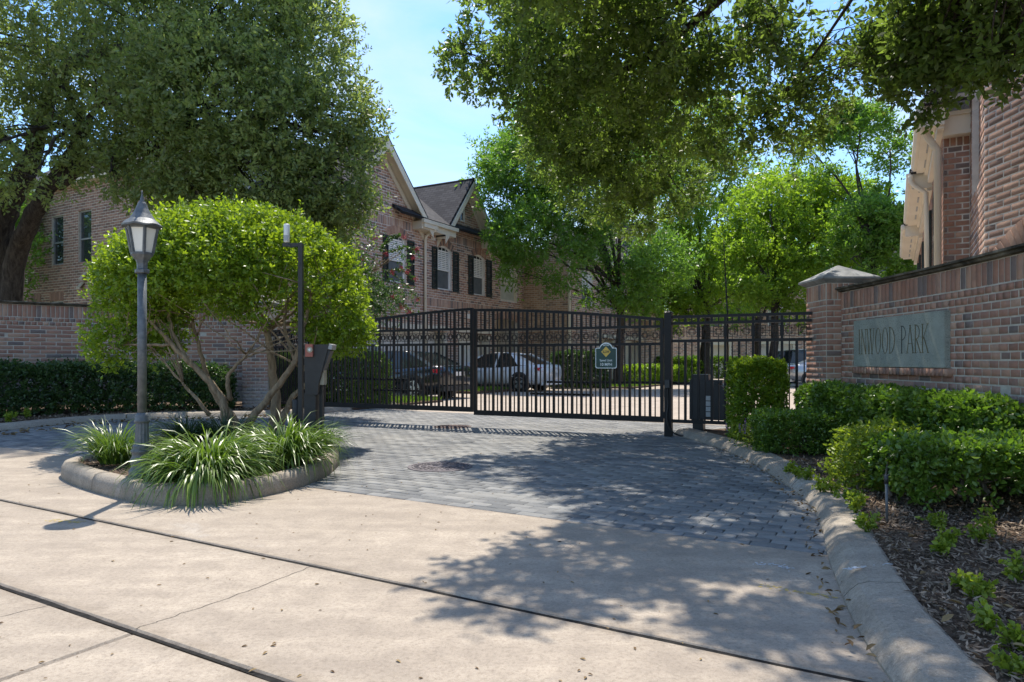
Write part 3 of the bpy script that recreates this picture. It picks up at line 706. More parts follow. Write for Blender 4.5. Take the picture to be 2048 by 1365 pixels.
# hairline cracks across the slabs
mb = MB()
for pts in ([(-2.87, 1.72), (-2.85, 2.2), (-2.89, 2.74)], [(-3.6, 0.9), (-3.5, 1.69)]):
    q = spline([uv(a, b, .0012) for a, b in pts], 14); q = [p + Vector((random.gauss(0, .006), random.gauss(0, .006), 0)) for p in q]
    for a, b in zip(q[:-1], q[1:]): mb.quad(a - Vector((.0018, 0, 0)), a + Vector((.0018, 0, 0)), b + Vector((.0018, 0, 0)), b - Vector((.0018, 0, 0)))
mb.build('crack', 'tar', drive)
# worn utility paint marks
def dabs(name, mat, pts, w, n, z=0.0016):
    mb = MB()
    for _ in range(n):
        k = random.random() * (len(pts) - 1); i = int(k); p = pts[i].lerp(pts[min(i + 1, len(pts) - 1)], k - i) + Vector((random.gauss(0, w), random.gauss(0, w * .6), 0))
        r = 0.003 + 0.009 * random.random(); p.z = z + random.random() * .0008; mb.quad(*[p + Vector((r * (.5 + random.random()) * math.cos(a), r * (.4 + .6 * random.random()) * math.sin(a), 0)) for a in (0, 1.05, 2.1, 3.14, 4.2, 5.2)])
    return mb
mat_plain('mark_white', (0.5, 0.52, 0.54), (0.62, 0.64, 0.66), 30, 0.8, 0.2); mat_plain('mark_yellow', (0.40, 0.30, 0.10), (0.52, 0.40, 0.13), 30, 0.8, 0.2)
dabs('m', 'mark_white', [gp(1515, 1128), gp(1560, 1130), gp(1580, 1140)], .03, 34).build('paint_mark', 'mark_white', drive)
dabs('m', 'mark_yellow', [gp(1530, 1172), gp(1600, 1185), gp(1665, 1195)], .018, 60).build('paint_mark', 'mark_yellow', drive)
dabs('m', 'mark_yellow', [gp(105, 1041), gp(160, 1046)], .03, 60).build('paint_mark', 'mark_yellow', drive)
# brick paving, running bond, rows along U
paving = struct('brick_paving', 'dark grey brick paving before the gate')
mb = MB(); mb.quad(uv(-16, VP, -.012), uv(6, VP, -.012), uv(6, VE, -.012), uv(-16, VE, -.012)); mb.build('joint_bed', 'joint_sand', paving)
pv = []; rh, bl = 0.105, 0.212; v = VP; k = 0; Z3 = Vector((0, 0, 1)); U3 = Vector((U2.x, U2.y, 0)); V3 = Vector((V2.x, V2.y, 0))
while v < VE - rh:
    u = -15.5 - (bl / 2 if k % 2 else 0)
    while u < 5.0:
        p = uv(u + bl / 2, v + rh / 2, -0.024)
        if p.y > 3.5 and -11 < p.x < 4.2: pv.append((p, U3, V3, Z3, bl - 0.008, rh - 0.010))
        u += bl
    v += rh; k += 1
lay(paving, pv, 'paver', 0.024, 300, 'paver', 0.0012)
# street beyond the gate
street = struct('street', 'sunlit concrete street behind the gate')
for u0, u1 in ((-14, -6.2), (-6.2, 1.8), (1.8, 9.8), (9.8, 20)):
    for v0, v1 in ((VE, 16.4), (16.4, 22), (22, 30), (30, 42), (42, 60), (60, 110)): slab(u0 + .006, u1 - .006, v0 + .006, v1 - .006, 0, 'street_concrete', street)

# ------------------------------------------------------------------ kerbs and beds
KPROF = [(0.0, -0.1), (0.0, 0.012), (0.030, 0.050), (0.065, 0.082), (0.11, 0.097), (0.25, 0.106), (0.268, 0.098), (0.272, -0.1)]
def kerb(name, label, pts, side, seglen=1.5, prof=KPROF, sm=6):
    root = struct(name, label); q = spline([Vector((a, b, 0)) for a, b in pts], sm); f, Lt = path_frames(q); s = 0
    while s < Lt - .1:
        e = min(Lt, s + seglen); mb = MB(); sweep(mb, f, s + .006, e - .006, prof, 0.12, side); mb.build('kerb_stone', 'kerb_concrete', root); s = e
    return f, Lt, root
KR = [(2.52, 10.62), (2.66, 9.6), (2.72, 8.6), (2.68, 7.6), (2.53, 6.3), (2.36, 5.4), (2.10, 4.62), (1.87, 4.05), (1.69, 3.55), (1.53, 3.09), (1.41, 2.67), (1.33, 2.3), (1.2, 1.6), (1.05, 0.6), (0.9, -1.0)]
fR, LR, kr_ = kerb('kerb', 'curved tan concrete kerb round the planting bed by the sign wall', KR, -1)
dabs('m', 'mark_white', [gp(1690, 1140, .1), gp(1712, 1137, .1), gp(1785, 1130, .1)], .012, 24, .106).build('paint_mark', 'mark_white', kr_)
KL = [(-9.6, 5.0), (-8.9, 8.0), (-8.45, 10.6), (-8.2, 11.9), (-7.85, 12.9), (-7.2, 13.6), (-6.4, 13.9), (-5.4, 14.15), (-4.7, 14.45), (-4.15, 15.0), (-3.75, 15.8), (-3.3, 16.8), (-2.9, 17.4)]
fL, LL, kl_ = kerb('kerb', 'curved concrete kerb in front of the hedge at the far side of the lane', KL, -1)
def bed(name, label, f, L, out, side=-1, z=0.085, width=3.2, mat='soil'):
    n, k = 60, 14; V = []; F = []
    for i in range(n + 1):
        p, d = f(L * i / n); r = Vector((d.y, -d.x)) * side
        for j in range(k + 1):
            o = 0.25 + (width - .25) * (j / k) ** 1.3; V.append((p.x + r.x * o, p.y + r.y * o, z + (random.gauss(0, .012) if j else 0)))
    for i in range(n):
        for j in range(k): a = i * (k + 1) + j; F.append((a, a + 1, a + k + 2, a + k + 1))
    me = npmesh(name, V, F, mat, smooth=True); return tag(link(name, me), label, kind='structure')
bed('planting_bed', 'brown mulch bed between the right kerb and the brick sign wall', fR, LR, 0, width=5.0)
bed('planting_bed', 'shaded mulch bed under the hedge behind the lane', fL, LL, 0, width=4.5)
def scatter(name, label, f, L, n, o0, o1, z, mat, ll, lw, s0=0.0, s1=1.0, side=-1, flat=0.35, oval=True):
    P = np.zeros((n, 3))
    for i in range(n):
        p, d = f(L * (s0 + (s1 - s0) * random.random())); r = Vector((d.y, -d.x)) * side; o = o0 + (o1 - o0) * random.random(); P[i] = (p.x + r.x * o, p.y + r.y * o, z + random.random() * .03)
    D = runit(n); D[:, 2] *= flat; nr = rng.normal(0, flat, (n, 3)); nr[:, 2] = 1
    sz = .5 + rng.random(n); me = leafmesh(name, P, D, ll * sz, lw * sz, mat, rng.random(n) ** 1.15, None, oval, .3, nr); return tag(me, label, kind='stuff')
scatter('wood_chips', 'brown bark mulch chips on the right planting bed', fR, LR, 46000, .26, 2.4, .090, 'chips', 0.036, 0.010, .28, .84, oval=False)
scatter('wood_chips', 'brown mulch chips on the left planting bed', fL, LL, 6000, .26, 1.2, .082, 'chips', 0.05, 0.016, .2, .85)
scatter('leaf_litter', 'dry fallen leaves lying on the right mulch bed', fR, LR, 420, .2, 2.0, .105, 'dry_leaf', 0.045, 0.017, .2, .85)
scatter('leaf_litter', 'dry fallen leaves caught along the right kerb gutter', fR, LR, 200, -.12, .02, .006, 'dry_leaf', 0.035, 0.014, .15, .85)
scatter('leaf_litter', 'fallen leaves in the lane along the far kerb', fL, LL, 300, -.9, -.02, .006, 'dry_leaf', 0.07, 0.035, .2, .8)
n = 480; P = np.stack([rng.uniform(-5, 2.3, n), 2.2 + 8 * rng.random(n) ** 1.4, np.full(n, .003)], 1); P[:, 2] += rng.random(n) * .002
D = runit(n); D[:, 2] *= .04; nr = rng.normal(0, .12, (n, 3)); nr[:, 2] = 1; sz = .35 + rng.random(n) * .8
tag(leafmesh('leaf_litter', P, D, .027 * sz, .010 * sz, 'dry_leaf', rng.random(n), None, True, .3, nr), 'small dry leaves scattered over the concrete and paving', kind='stuff')

# ------------------------------------------------------------------ planted island
IS = [(-4.62, 7.25), (-4.50, 6.80), (-4.10, 6.35), (-3.55, 5.88), (-3.0, 5.50), (-2.65, 5.42), (-2.3, 5.56), (-2.02, 5.92), (-1.86, 6.5), (-1.86, 7.2), (-2.0, 7.9), (-2.35, 8.75), (-2.9, 9.45), (-3.6, 9.75), (-4.4, 9.4), (-4.75, 8.4)]
q = spline([Vector((a, b, 0)) for a, b in IS + IS[:1]], 6); fI, LI = path_frames(q)
isl = struct('island_kerb', 'weathered concrete kerb round the planted island')
IPROF = [(0.0, -0.1), (0.008, 0.10), (0.035, 0.148), (0.07, 0.158), (0.14, 0.158), (0.165, 0.12), (0.165, -0.1)]
s = 0
while s < LI - .1:
    e = min(LI, s + 1.6); mb = MB(); sweep(mb, fI, s + .002, e - .002, IPROF, .1, -1); mb.build('kerb_stone', 'kerb_concrete', isl, True); s = e
dabs('m', 'mark_yellow', [gp(465, 972, .1) + Vector((0, -.03, 0)), gp(468, 985, .06)], .012, 1).build('paint_mark', 'mark_yellow', isl)
mb = MB(); mb.f.append(tuple(range(64)))
for i in range(64):
    p, d = fI(LI * i / 64); r = Vector((-d.y, d.x)); mb.v.append((p.x + r.x * .16, p.y + r.y * .16, .125))
tag(mb.build('island_soil', 'soil'), 'dark mulch inside the island kerb', kind='structure')
n = 5000; P = []
while len(P) < n:
    a = random.random() * LI; p, d = fI(a); r = Vector((-d.y, d.x)); o = .17 + 1.3 * random.random(); P.append((p.x + r.x * o, p.y + r.y * o, .125 + random.random() * .02))
D = runit(n); D[:, 2] *= .3; nr = rng.normal(0, .3, (n, 3)); nr[:, 2] = 1; sz = .5 + rng.random(n)
tag(leafmesh('wood_chips', np.array(P), D, .04 * sz, .013 * sz, 'chips', rng.random(n) ** 1.4, None, True, .3, nr), 'bark mulch chips on the island', kind='stuff')

# ------------------------------------------------------------------ manhole covers
def manhole(c, r, label, mat):
    root = thing('manhole_cover', label, 'manhole cover', c)
    MB().lathe(c, [(r + .05, -.02), (r + .05, .006), (r + .012, .008), (r + .012, -.02)], 40).build('frame', mat, root)
    MB().lathe(c, [(r, -.02), (r, .008), (r - .01, .0085)], 40).build('lid', mat, root)
    t = MB()
    for k in range(28):
        for rr in (.35, .6, .85):
            a = 2 * math.pi * (k + rr) / 28; d = Vector((math.cos(a), math.sin(a), 0)); t.obox(Vector(c) + d * r * rr + Vector((0, 0, .0105)), d, (-d.y, d.x, 0), (0, 0, 1), .05, .022, .006)
    t.build('tread', mat, root)['kind'] = 'stuff'
manhole(gp(880, 934), .30, 'round iron manhole cover set in the grey paving', 'cast_iron')
manhole(gp(905, 854), .28, 'rusty manhole cover near the gate in its shadow', 'rust_iron')

# ================================================================== SIGN WALL (right)
def path_wall(name, label, pts, height, base, kindmat, soldier, hdr, singles, course=0.0756, bond=lambda y: .205, copw=.36, side=-1, coping_label=None, skip=None):
    """garden wall along pts: courses, header row, soldier row, coping; outer face on `side` of travel"""
    root = thing(name, label, 'wall', (pts[0][0], pts[0][1], 0)); q = spline([Vector((a, b, 0)) for a, b in pts], 6); f, Lt = path_frames(q)
    th = .30; mb = MB(); sweep(mb, f, 0, Lt, [(-.005, base - .3), (-.005, height - .055), (-th, height - .055), (-th, base - .3)], .2, side); mb.build('core', 'mortar', root)
    br = []; ztop = height - .06; zsol = ztop - soldier; zh = zsol - hdr; z = zh; rows = [(zsol, ztop, .082, 0, .002), (zh, zsol, .105, 0, .003)]; k = 0
    rows.append((zh - course, zh, .105, 1, 0)); z = zh - course
    while z > base: rows.append((z - course, z, None, k % 2, 0)); z -= course; k += 1
    for z0, z1, l, k, pr in rows:
        s = -(.05 if k and l else (.1 if k else 0))
        while s < Lt - .02:
            pm, _ = f(s); ln = l or bond(pm.y); a, b = max(0, s), min(Lt, s + ln); s += ln
            if b - a < .03: continue
            p, d = f((a + b) / 2); r = Vector((d.y, -d.x)) * side
            if skip and skip(p, (z0 + z1) / 2): continue
            br.append((Vector((p.x + r.x * (-.03 + pr), p.y + r.y * (-.03 + pr), (z0 + z1) / 2)), Vector((d.x, d.y, 0)), Vector((0, 0, 1)), Vector((r.x, r.y, 0)), b - a - .014, z1 - z0 - .014))
    lay(root, br, kindmat, .03, singles, rough=.002)
    mb = MB(); h = height; sweep(mb, f, 0, Lt, [(.02, h - .058), (.045, h - .05), (.055, h - .03), (.085, h - .022), (.085, h), (-.15, h + .012), (-th - .06, h), (-th - .06, h - .058)], .2, side); mb.build('coping', 'coping', root, False)
    return root, f, Lt
WR = [(4.39, 9.12), (4.40, 8.2), (4.395, 7.4), (4.37, 6.6), (4.31, 5.8), (4.22, 5.0), (4.08, 4.1), (3.9, 3.2), (3.7, 2.2)]
PLQ = (6.82, 8.68, 1.08, 1.655)     # y0, y1, z0, z1 of the plaque
signwall, fW, LW = path_wall('brick_wall', 'reddish brick sign wall with dark weathered coping and a green stone plaque', WR, 2.12, .0, 'brick_red', .225, .075, 300,
                             bond=lambda y: .205 if y > 6.9 else .135, side=1, skip=lambda p, z: False)
# pillar at the end of the sign wall
def pillar(name, label, x0, x1, y0, y1, zt, kindmat, singles, capz=.27, base=0.0):
    root = thing(name, label, 'pillar', ((x0 + x1) / 2, (y0 + y1) / 2, 0)); MB().box((x0 + .003, y0 + .003, -.2), (x1 - .003, y1 - .003, zt)).build('core', 'mortar', root)
    br = []; c = .0756
    for pl, L in ((Plane((x0, y0), (1, 0), (0, -1)), x1 - x0), (Plane((x0, y1), (0, -1), (-1, 0)), y1 - y0)):
        rows = [(zt - .225, zt, .075, 0), (zt - .30, zt - .225, .105, 0)]; z = zt - .30; k = 0
        while z > base: rows.append((z - c, z, .205, k % 2)); z -= c; k += 1
        for z0, z1, l, k in rows:
            t = -(l / 2 if k else 0)
            while t < L - .01:
                a, b = max(0, t), min(L, t + l); t += l
                if b - a > .03: br.append((pl.p((a + b) / 2, (z0 + z1) / 2, -.028), pl.D3, Vector((0, 0, 1)), pl.N3, b - a - .014, z1 - z0 - .014))
    lay(root, br, kindmat, .03, singles, rough=.0015)
    mb = MB(); o = .08; cx, cy = (x0 + x1) / 2, (y0 + y1) / 2
    def ring(e, z): return [(x0 - e, y0 - e, z), (x1 + e, y0 - e, z), (x1 + e, y1 + e, z), (x0 - e, y1 + e, z)]
    R = [ring(.0, zt), ring(.02, zt + .01), ring(.055, zt + .035), ring(o, zt + .05), ring(o, zt + .075), ring(-(x1 - x0) / 2 + .01, zt + capz)]
    for a, b in zip(R[:-1], R[1:]):
        for k in range(4): k2 = (k + 1) % 4; mb.quad(a[k], a[k2], b[k2], b[k])
    mb.quad(*R[-1]); mb.quad(*reversed(R[0])); mb.build('cap', 'cap_stone', root); return root
pillar('brick_pillar', 'brick pillar with grey pyramid cap between the fence and the sign wall', 4.19, 4.79, 9.10, 9.72, 2.19, 'brick_red', 300, base=.3)
# plaque with lettering
y0, y1, z0, z1 = PLQ
plq = thing('name_plaque', 'speckled green granite plaque lettered INWOOD PARK on the brick wall', 'plaque', (4.36, (y0 + y1) / 2, z0))
pA = Vector((4.375, y1, 0)); pB = Vector((4.352, y0, 0)); X3 = (pB - pA).normalized(); NP = Vector((X3.y, -X3.x, 0)); LP = (pB - pA).length
if NP.x > 0: NP = -NP
mb = MB(); cen = (pA + pB) / 2 + Vector((0, 0, (z0 + z1) / 2)); mb.obox(cen, X3, NP, (0, 0, 1), LP, .06, z1 - z0); sl = mb.build('slab', 'granite', plq)
def glyphs(word):
    T, t = .085, .042
    G = {'I': (.30, [((.15, 0), (.15, 1), T)]),
         'N': (.62, [((.1, 0), (.1, 1), t), ((.1, 1), (.52, 0), T), ((.52, 0), (.52, 1), t)]),
         'W': (.80, [((.06, 1), (.24, 0), T), ((.24, 0), (.42, 1), t), ((.36, 1), (.54, 0), T), ((.54, 0), (.72, 1), t)]),
         'O': (.66, 'O'), 'D': (.62, 'D'), 'P': (.5, 'P'),
         'A': (.62, [((.06, 0), (.3, 1), t), ((.3, 1), (.54, 0), T), ((.14, .34), (.46, .34), t)]),
         'R': (.56, 'R'), 'K': (.58, [((.1, 0), (.1, 1), T), ((.1, .42), (.48, 1), t), ((.2, .55), (.52, 0), T)]), ' ': (.42, [])}
    x = 0; out = []
    for ch in word:
        w, st = G[ch]; seg = []
        if st == 'O': seg = [((.33 + .24 * math.sin(a), .5 + .5 * math.cos(a)), (.33 + .24 * math.sin(b), .5 + .5 * math.cos(b)), T if abs(math.sin(a)) > .6 else t) for a, b in ((2 * math.pi * i / 20, 2 * math.pi * (i + 1) / 20) for i in range(20))]
        elif st == 'D': seg = [((.1, 0), (.1, 1), T)] + [((.1 + .42 * math.sin(a), .5 + .5 * math.cos(a)), (.1 + .42 * math.sin(b), .5 + .5 * math.cos(b)), T if math.sin(a) > .6 else t) for a, b in ((math.pi * i / 12, math.pi * (i + 1) / 12) for i in range(12))]
        elif isinstance(st, str) and st in 'PR':
            seg = [((.1, 0), (.1, 1), T)] + [((.1 + .32 * math.sin(a), .74 + .26 * math.cos(a)), (.1 + .32 * math.sin(b), .74 + .26 * math.cos(b)), t * 1.3) for a, b in ((math.pi * i / 10, math.pi * (i + 1) / 10) for i in range(10))]
            if st == 'R': seg.append(((.2, .48), (.5, 0), T))
        else: seg = list(st)
        ser = []
        for a, b, th in seg:
            for p in (a, b):
                if p[1] in (0, 1) and not (isinstance(st, str) and st in 'O') and not (isinstance(st, str) and p[0] > .45 and st == 'D'): ser.append(((p[0] - .07, p[1]), (p[0] + .07, p[1]), .02))
        out += [(ch, x, sg) for sg in seg + ser]; x += w
    return out, x
gl, tw = glyphs('INWOOD PARK'); sx = LP * .80 / tw; sh = .30; ox = LP * .06; oz = z0 + .155
last = None; mb = None; mbs = []
for ch, x, (a, b, th) in gl:
    if last != x: mb = MB(); mbs.append((mb, ch, x)); last = x
    A = pA + X3 * (ox + (x + a[0]) * sx) + NP * .0305 + Vector((0, 0, oz + a[1] * sh)); B = pA + X3 * (ox + (x + b[0]) * sx) + NP * .0305 + Vector((0, 0, oz + b[1] * sh))
    d = (B - A); 
    if d.length < 1e-5: continue
    ex = d.normalized() * .003; s_ = d.cross(NP).normalized(); mb.obox((A + B) / 2, d.normalized(), NP, s_, d.length + .004, .004, th * sx * .55 if th > .03 else .006)
for i, (mb, ch, x) in enumerate(mbs): mb.build('letter', 'letter_dark' if ch == 'P' else 'letter_gold', sl)
# brick sill under the plaque
br = []; t = -.04
while t < LP + .02:
    p = pA + X3 * (t + .035) + NP * -.03; br.append((Vector((p.x, p.y, z0 - .048)), X3, Vector((0, 0, 1)), NP, .062, .078)); t += .072
sill = thing('plaque_sill', 'row of small upright bricks under the granite plaque', 'brick ledge', (4.36, y0, z0 - .08)); lay(sill, br, 'brick_red', .062, 300)

# ================================================================== LEFT WALL
WL = [(-6.1, 15.9), (-7.2, 15.75), (-8.3, 15.4), (-9.3, 14.85), (-10.3, 14.05), (-11.0, 13.2), (-11.6, 12.0), (-12.0, 10.4)]
path_wall('brick_wall', 'red brick garden wall with soldier course behind the hedge', WL, 2.38, .5, 'brick_red', .26, .085, 300, course=.085, bond=lambda y: .28, side=-1)
pillar('brick_pillar', 'narrow brick pillar at the end of the garden wall, seen under the clipped tree', -6.15, -5.55, 15.55, 16.15, 2.42, 'brick_red', 80, base=.1)

# ================================================================== GATE AND FENCE
GA = Vector((2.385, 10.40, 0)); GB = Vector((-3.75, 13.35, 0)); GD = (GB - GA).normalized(); GN = Vector((GD.y, -GD.x, 0))
if GN.y > 0: GN = -GN
GC = GA.lerp(GB, 0.497)
_orn = {}
def ornament_mesh(w, h):
    k = (round(w, 4), round(h, 4))
    if k in _orn: return _orn[k]
    mb = MB(); t = .0085; d = .012
    def b(x0, z0, x1, z1): mb.box((min(x0, x1) - t / 2, -d / 2, min(z0, z1) - t / 2), (max(x0, x1) + t / 2, d / 2, max(z0, z1) + t / 2))
    a = min(w * .44, h * .33); i = a * .42; n = a * .66
    for sx in (-1, 1):
        for sz in (-1, 1):                      # outer square, broken where the notched inner key passes
            b(sx * a, sz * a, sx * a * .12, sz * a); b(sx * a, sz * a, sx * a, sz * a * .12)
            b(sx * n, sz * i, sx * n, sz * .001); b(sx * i, sz * n, sx * .001, sz * n); b(sx * i, sz * i, sx * i, sz * n); b(sx * i, sz * i, sx * n, sz * i)
    for s in (-1, 1):
        b(0, s * n, 0, s * h / 2); b(s * n, 0, s * w / 2, 0)
    b(-i, -i, i, -i); b(-i, i, i, i); b(-i, -i, -i, i); b(i, -i, i, i)
    _orn[k] = mb.mesh('ornament', 'iron'); return _orn[k]
_pk = {}
def picket(parent, p, w, z0, z1, dirv):
    key = round(w, 4)
    if key not in _pk: _pk[key] = MB().box((-w / 2, -w / 2, 0), (w / 2, w / 2, 1)).mesh('picket', 'iron')
    o = link('picket', _pk[key], parent); a = math.atan2(dirv.y, dirv.x)
    o.matrix_basis = Matrix.Translation((p.x, p.y, z0)) @ Matrix.Rotation(a, 4, 'Z') @ Matrix.Diagonal((1, 1, z1 - z0, 1))
def panel(root, A, B, nb, top, zb, zr3, zr2, stile=.05, thick=.036, thin=.017, gate=True, bot=.085, skip_thin_low=False):
    """fence or gate panel from A to B: frame, rails, pickets (thick and thin by turns), ornament frieze; top(u) = height"""
    L = (B - A).length; D = (B - A).normalized(); N = Vector((D.y, -D.x, 0)); Z = Vector((0, 0, 1))
    P = lambda u, z: Vector((A.x + D.x * u, A.y + D.y * u, z))
    for u in ((stile / 2, L - stile / 2) if gate else ()):
        MB().obox(P(u, (zb + top(u)) / 2), D, N, Z, stile, .05, top(u) - zb).build('stile', 'iron', root)
    s = stile if gate else 0
    for z, h, nm in ((zb + bot / 2, bot, 'bottom_rail'), (zr3, .042, 'rail'), (zr2, .042, 'rail')):
        MB().obox(P(L / 2, z), D, N, Z, L - 2 * s - .001, .046, h).build(nm, 'iron', root)
    mb = MB(); n = 24; w = .022; pts = []
    for i in range(n):
        u0, u1 = s + (L - 2 * s) * i / n, s + (L - 2 * s) * (i + 1) / n; a, b = P(u0, top(u0) - w), P(u1, top(u1) - w)
        mb.hexa([a - N * .024 - Z * w, b - N * .024 - Z * w, b + N * .024 - Z * w, a + N * .024 - Z * w, a - N * .024 + Z * w, b - N * .024 + Z * w, b + N * .024 + Z * w, a + N * .024 + Z * w])
    mb.build('top_rail', 'iron', root)
    bw = (L - 2 * s) / nb
    for i in range(nb + 1):
        u = s + bw * i
        if 0 < i < nb or not gate:
            if i in (0, nb): pass
            else:
                picket(root, P(u, 0), thick, zb + bot, zr3 - .021, D); picket(root, P(u, 0), thick, zr2 + .021, top(u) - .045, D)
                if i % 2 == 0: picket(root, P(u, 0), thick, zr3 + .021, zr2 - .021, D)
        if i < nb:
            um = u + bw / 2; picket(root, P(um, 0), thin, zb + bot, zr3 - .021, D); picket(root, P(um, 0), thin, zr2 + .021, top(um) - .045, D)
            o = link('ornament', ornament_mesh(bw * .94, zr2 - zr3 - .042), root)
            o.matrix_basis = Matrix.Translation(P(um, (zr2 + zr3) / 2)) @ Matrix.Rotation(math.atan2(D.y, D.x), 4, 'Z')
    return P, D, N, L
A = GA + GD * .075; B = GC - GD * .012; Lr = (B - A).length
gr = thing('gate_leaf', 'black iron arched gate leaf carrying the green speed limit sign', 'gate', A, 'gate leaves')
Pr, Dr, Nr, Lr = panel(gr, A, B, 20, lambda u: 2.05 - .25 * max(0, (1 - u / Lr)) ** 1.5, .21, 1.408, 1.675)
A2 = GB - GD * .075; B2 = GC + GD * .012; Ll = (B2 - A2).length
gl_ = thing('gate_leaf', 'black iron arched gate leaf next to the entry keypad, in front of the dark car', 'gate', A2, 'gate leaves')
Pl, Dl, Nl, Ll = panel(gl_, A2, B2, 20, lambda u: 2.07 - .25 * max(0, (1 - u / Ll)) ** 1.5, .26, 1.44, 1.705)
# operator brackets and arms behind the leaves
def brace(root, P, N, u0, u1, z, d=.035, w=.045): MB().obox((P(u0, z) + P(u1, z)) / 2 - N * 0, (P(u1, z) - P(u0, z)).normalized(), N, (0, 0, 1), abs(u1 - u0), w, d).build('brace', 'iron', root)
for root, P, N, sgn in ((gr, Pr, Nr, 1), (gl_, Pl, Nl, 1)):
    off = Vector((GD.y, -GD.x, 0)); off = off if off.y > 0 else -off
    Q = lambda u, z, P=P, off=off: P(u, z) + off * .055
    brace(root, Q, off, 1.15, 1.95, .80); brace(root, Q, off, 1.15, 2.25, .60)
    MB().bar(P(1.4, .80) + off * .09, P(-.1, .80) + off * .5, .04).build('operator_arm', 'iron', root)
def gatepost(p, h, label, w=.11):
    root = thing('gate_post', label, 'post', p, 'gate posts'); MB().obox(Vector((p.x, p.y, h / 2 - .02)), GD, GN, (0, 0, 1), w, w, h + .04).build('shaft', 'iron', root)
    mb = MB(); c = Vector((p.x, p.y, h)); e = w / 2 + .012
    q = [c + GD * (sx * e) + GN * (sy * e) for sx, sy in ((-1, -1), (1, -1), (1, 1), (-1, 1))]; top = c + Vector((0, 0, .05))
    mb.hexa([*(v for v in q), *((v.lerp(c, .75) + Vector((0, 0, .035))) for v in q)]); mb.build('cap', 'iron', root)
    for z in (.32, 1.6): MB().obox(Vector((p.x, p.y, z)) - GN * 0 + (GD if p is GA else -GD) * (w / 2 + .012), GD, GN, (0, 0, 1), .03, .05, .1).build('hinge', 'iron', root)
    return root
gpr = gatepost(GA, 1.88, 'thick black gate post between the gate and the fixed fence panel'); gpl = gatepost(GB, 1.88, 'black gate post behind the keypad pedestal')
j = MB(); j.obox(GA + GN * .075 + Vector((0, 0, .80)), GD, GN, (0, 0, 1), .07, .05, .12); j.build('junction_box', 'plastic_black', gpr)
c = MB(); b0 = GA + GN * .075
c.tube(spline([b0 + Vector((0, 0, .74)), b0 + Vector((.01, 0, .5)), b0 + Vector((-.015, -.02, .3)), b0 + Vector((.03, -.04, .12)), b0 + Vector((.16, -.06, .03)), b0 + Vector((.36, -.02, .02))], 6), .012, 6); c.build('cable', 'box_metal', gpr, True)
# fixed fence panels
FA = GA - GD * .06; FB = Vector((4.185, 9.53, 0))
fr_ = thing('fence_panel', 'fixed black iron fence panel between the gate post and the brick pillar', 'fence', FA, 'fixed fence panels')
panel(fr_, FA, FB, 10, lambda u: 1.835, .21, 1.45, 1.715, gate=False, bot=.05)
FC = GB + GD * .06; FD_ = Vector((-5.56, 15.6, 0))
fl_ = thing('fence_panel', 'fixed black fence panel glimpsed under the clipped tree', 'fence', FC, 'fixed fence panels')
panel(fl_, FC, FD_, 12, lambda u: 1.835, .21, 1.45, 1.715, gate=False, bot=.05)
# speed limit sign on the right leaf
su = 1.355; uS = (Vector((at(1213, 0, 11.0).x, 0, 0)))  # sign centre measured along the leaf
best = min((abs(proj(Pr(u, 1.2))[0] - 1213.5), u) for u in np.linspace(.3, Lr, 400)); uS = best[1]
cS = Pr(uS, 0); fwd = -Vector((GD.y, -GD.x, 0)); fwd = fwd if fwd.y < 0 else -fwd; cS = cS + fwd * .045
XS = -GD; W2 = .175; zb_, zt_ = 1.03, 1.355
sign = thing('speed_sign', 'green arched speed limit sign with a yellow slow diamond on the gate', 'sign', cS + Vector((0, 0, zb_)))
def sgn_outline(ins, n=16):
    w = W2 - ins; r = .03; pts = []
    for cx, cz, a0 in ((w - r, zb_ + ins + r, -90), (w - r * .6, zt_ - ins - r * .6, 0)):
        rr = r if a0 == -90 else r * .6
        for i in range(5): a = math.radians(a0 + 90 * i / 4); pts.append((cx + rr * math.cos(a), cz + rr * math.sin(a)))
    rad = .118 - ins
    for i in range(n + 1):
        a = math.radians(20 + 140 * i / n); pts.append((rad * math.cos(a), zt_ - ins - .04 + (rad + .005) * math.sin(a)))
    for cx, cz, a0, rr in ((-w + r * .6, zt_ - ins - r * .6, 90, r * .6), (-w + r, zb_ + ins + r, 180, r)):
        for i in range(5): a = math.radians(a0 + 90 * i / 4); pts.append((cx + rr * math.cos(a), cz + rr * math.sin(a)))
    return pts
mk = lambda pts, off: [cS + XS * x + fwd * off + Vector((0, 0, z)) for x, z in pts]
MB().prism(mk(sgn_outline(0), 0), fwd * .004).build('border', 'sign_white', sign); MB().prism(mk(sgn_outline(.011), .004), fwd * .0012).build('face', 'sign_green', sign)
dz = 1.292; MB().prism(mk([(-.078, dz), (0, dz - .085), (.078, dz), (0, dz + .085)], .0052), fwd * .001).build('diamond', 'sign_yellow', sign)
for body, size, z, mt, bd, sx_ in (('SLOW', .052, dz - .018, 'sign_black', .0012, .72), ('Speed Limit', .046, 1.142, 'sign_white', .0008, .92), ('10 MPH', .066, 1.070, 'sign_white', .0010, .92)):
    me = text_mesh(body, size, bd, sx_); me.materials.clear(); me.materials.append(MATS[mt]); place(me, cS + fwd * .0075 + Vector((0, 0, z)), XS, (0, 0, 1), fwd); link('lettering', me, sign)
# small blurred header strip of the sign
mb = MB()
for k in range(7): x = (k - 3) * .0135; mb.obox(cS + XS * x + fwd * .0058 + Vector((0, 0, 1.400 - abs(k - 3) * .003)), XS, fwd, (0, 0, 1), .0085, .001, .014)
mb.build('header_print', 'sign_white', sign)['kind'] = 'stuff'

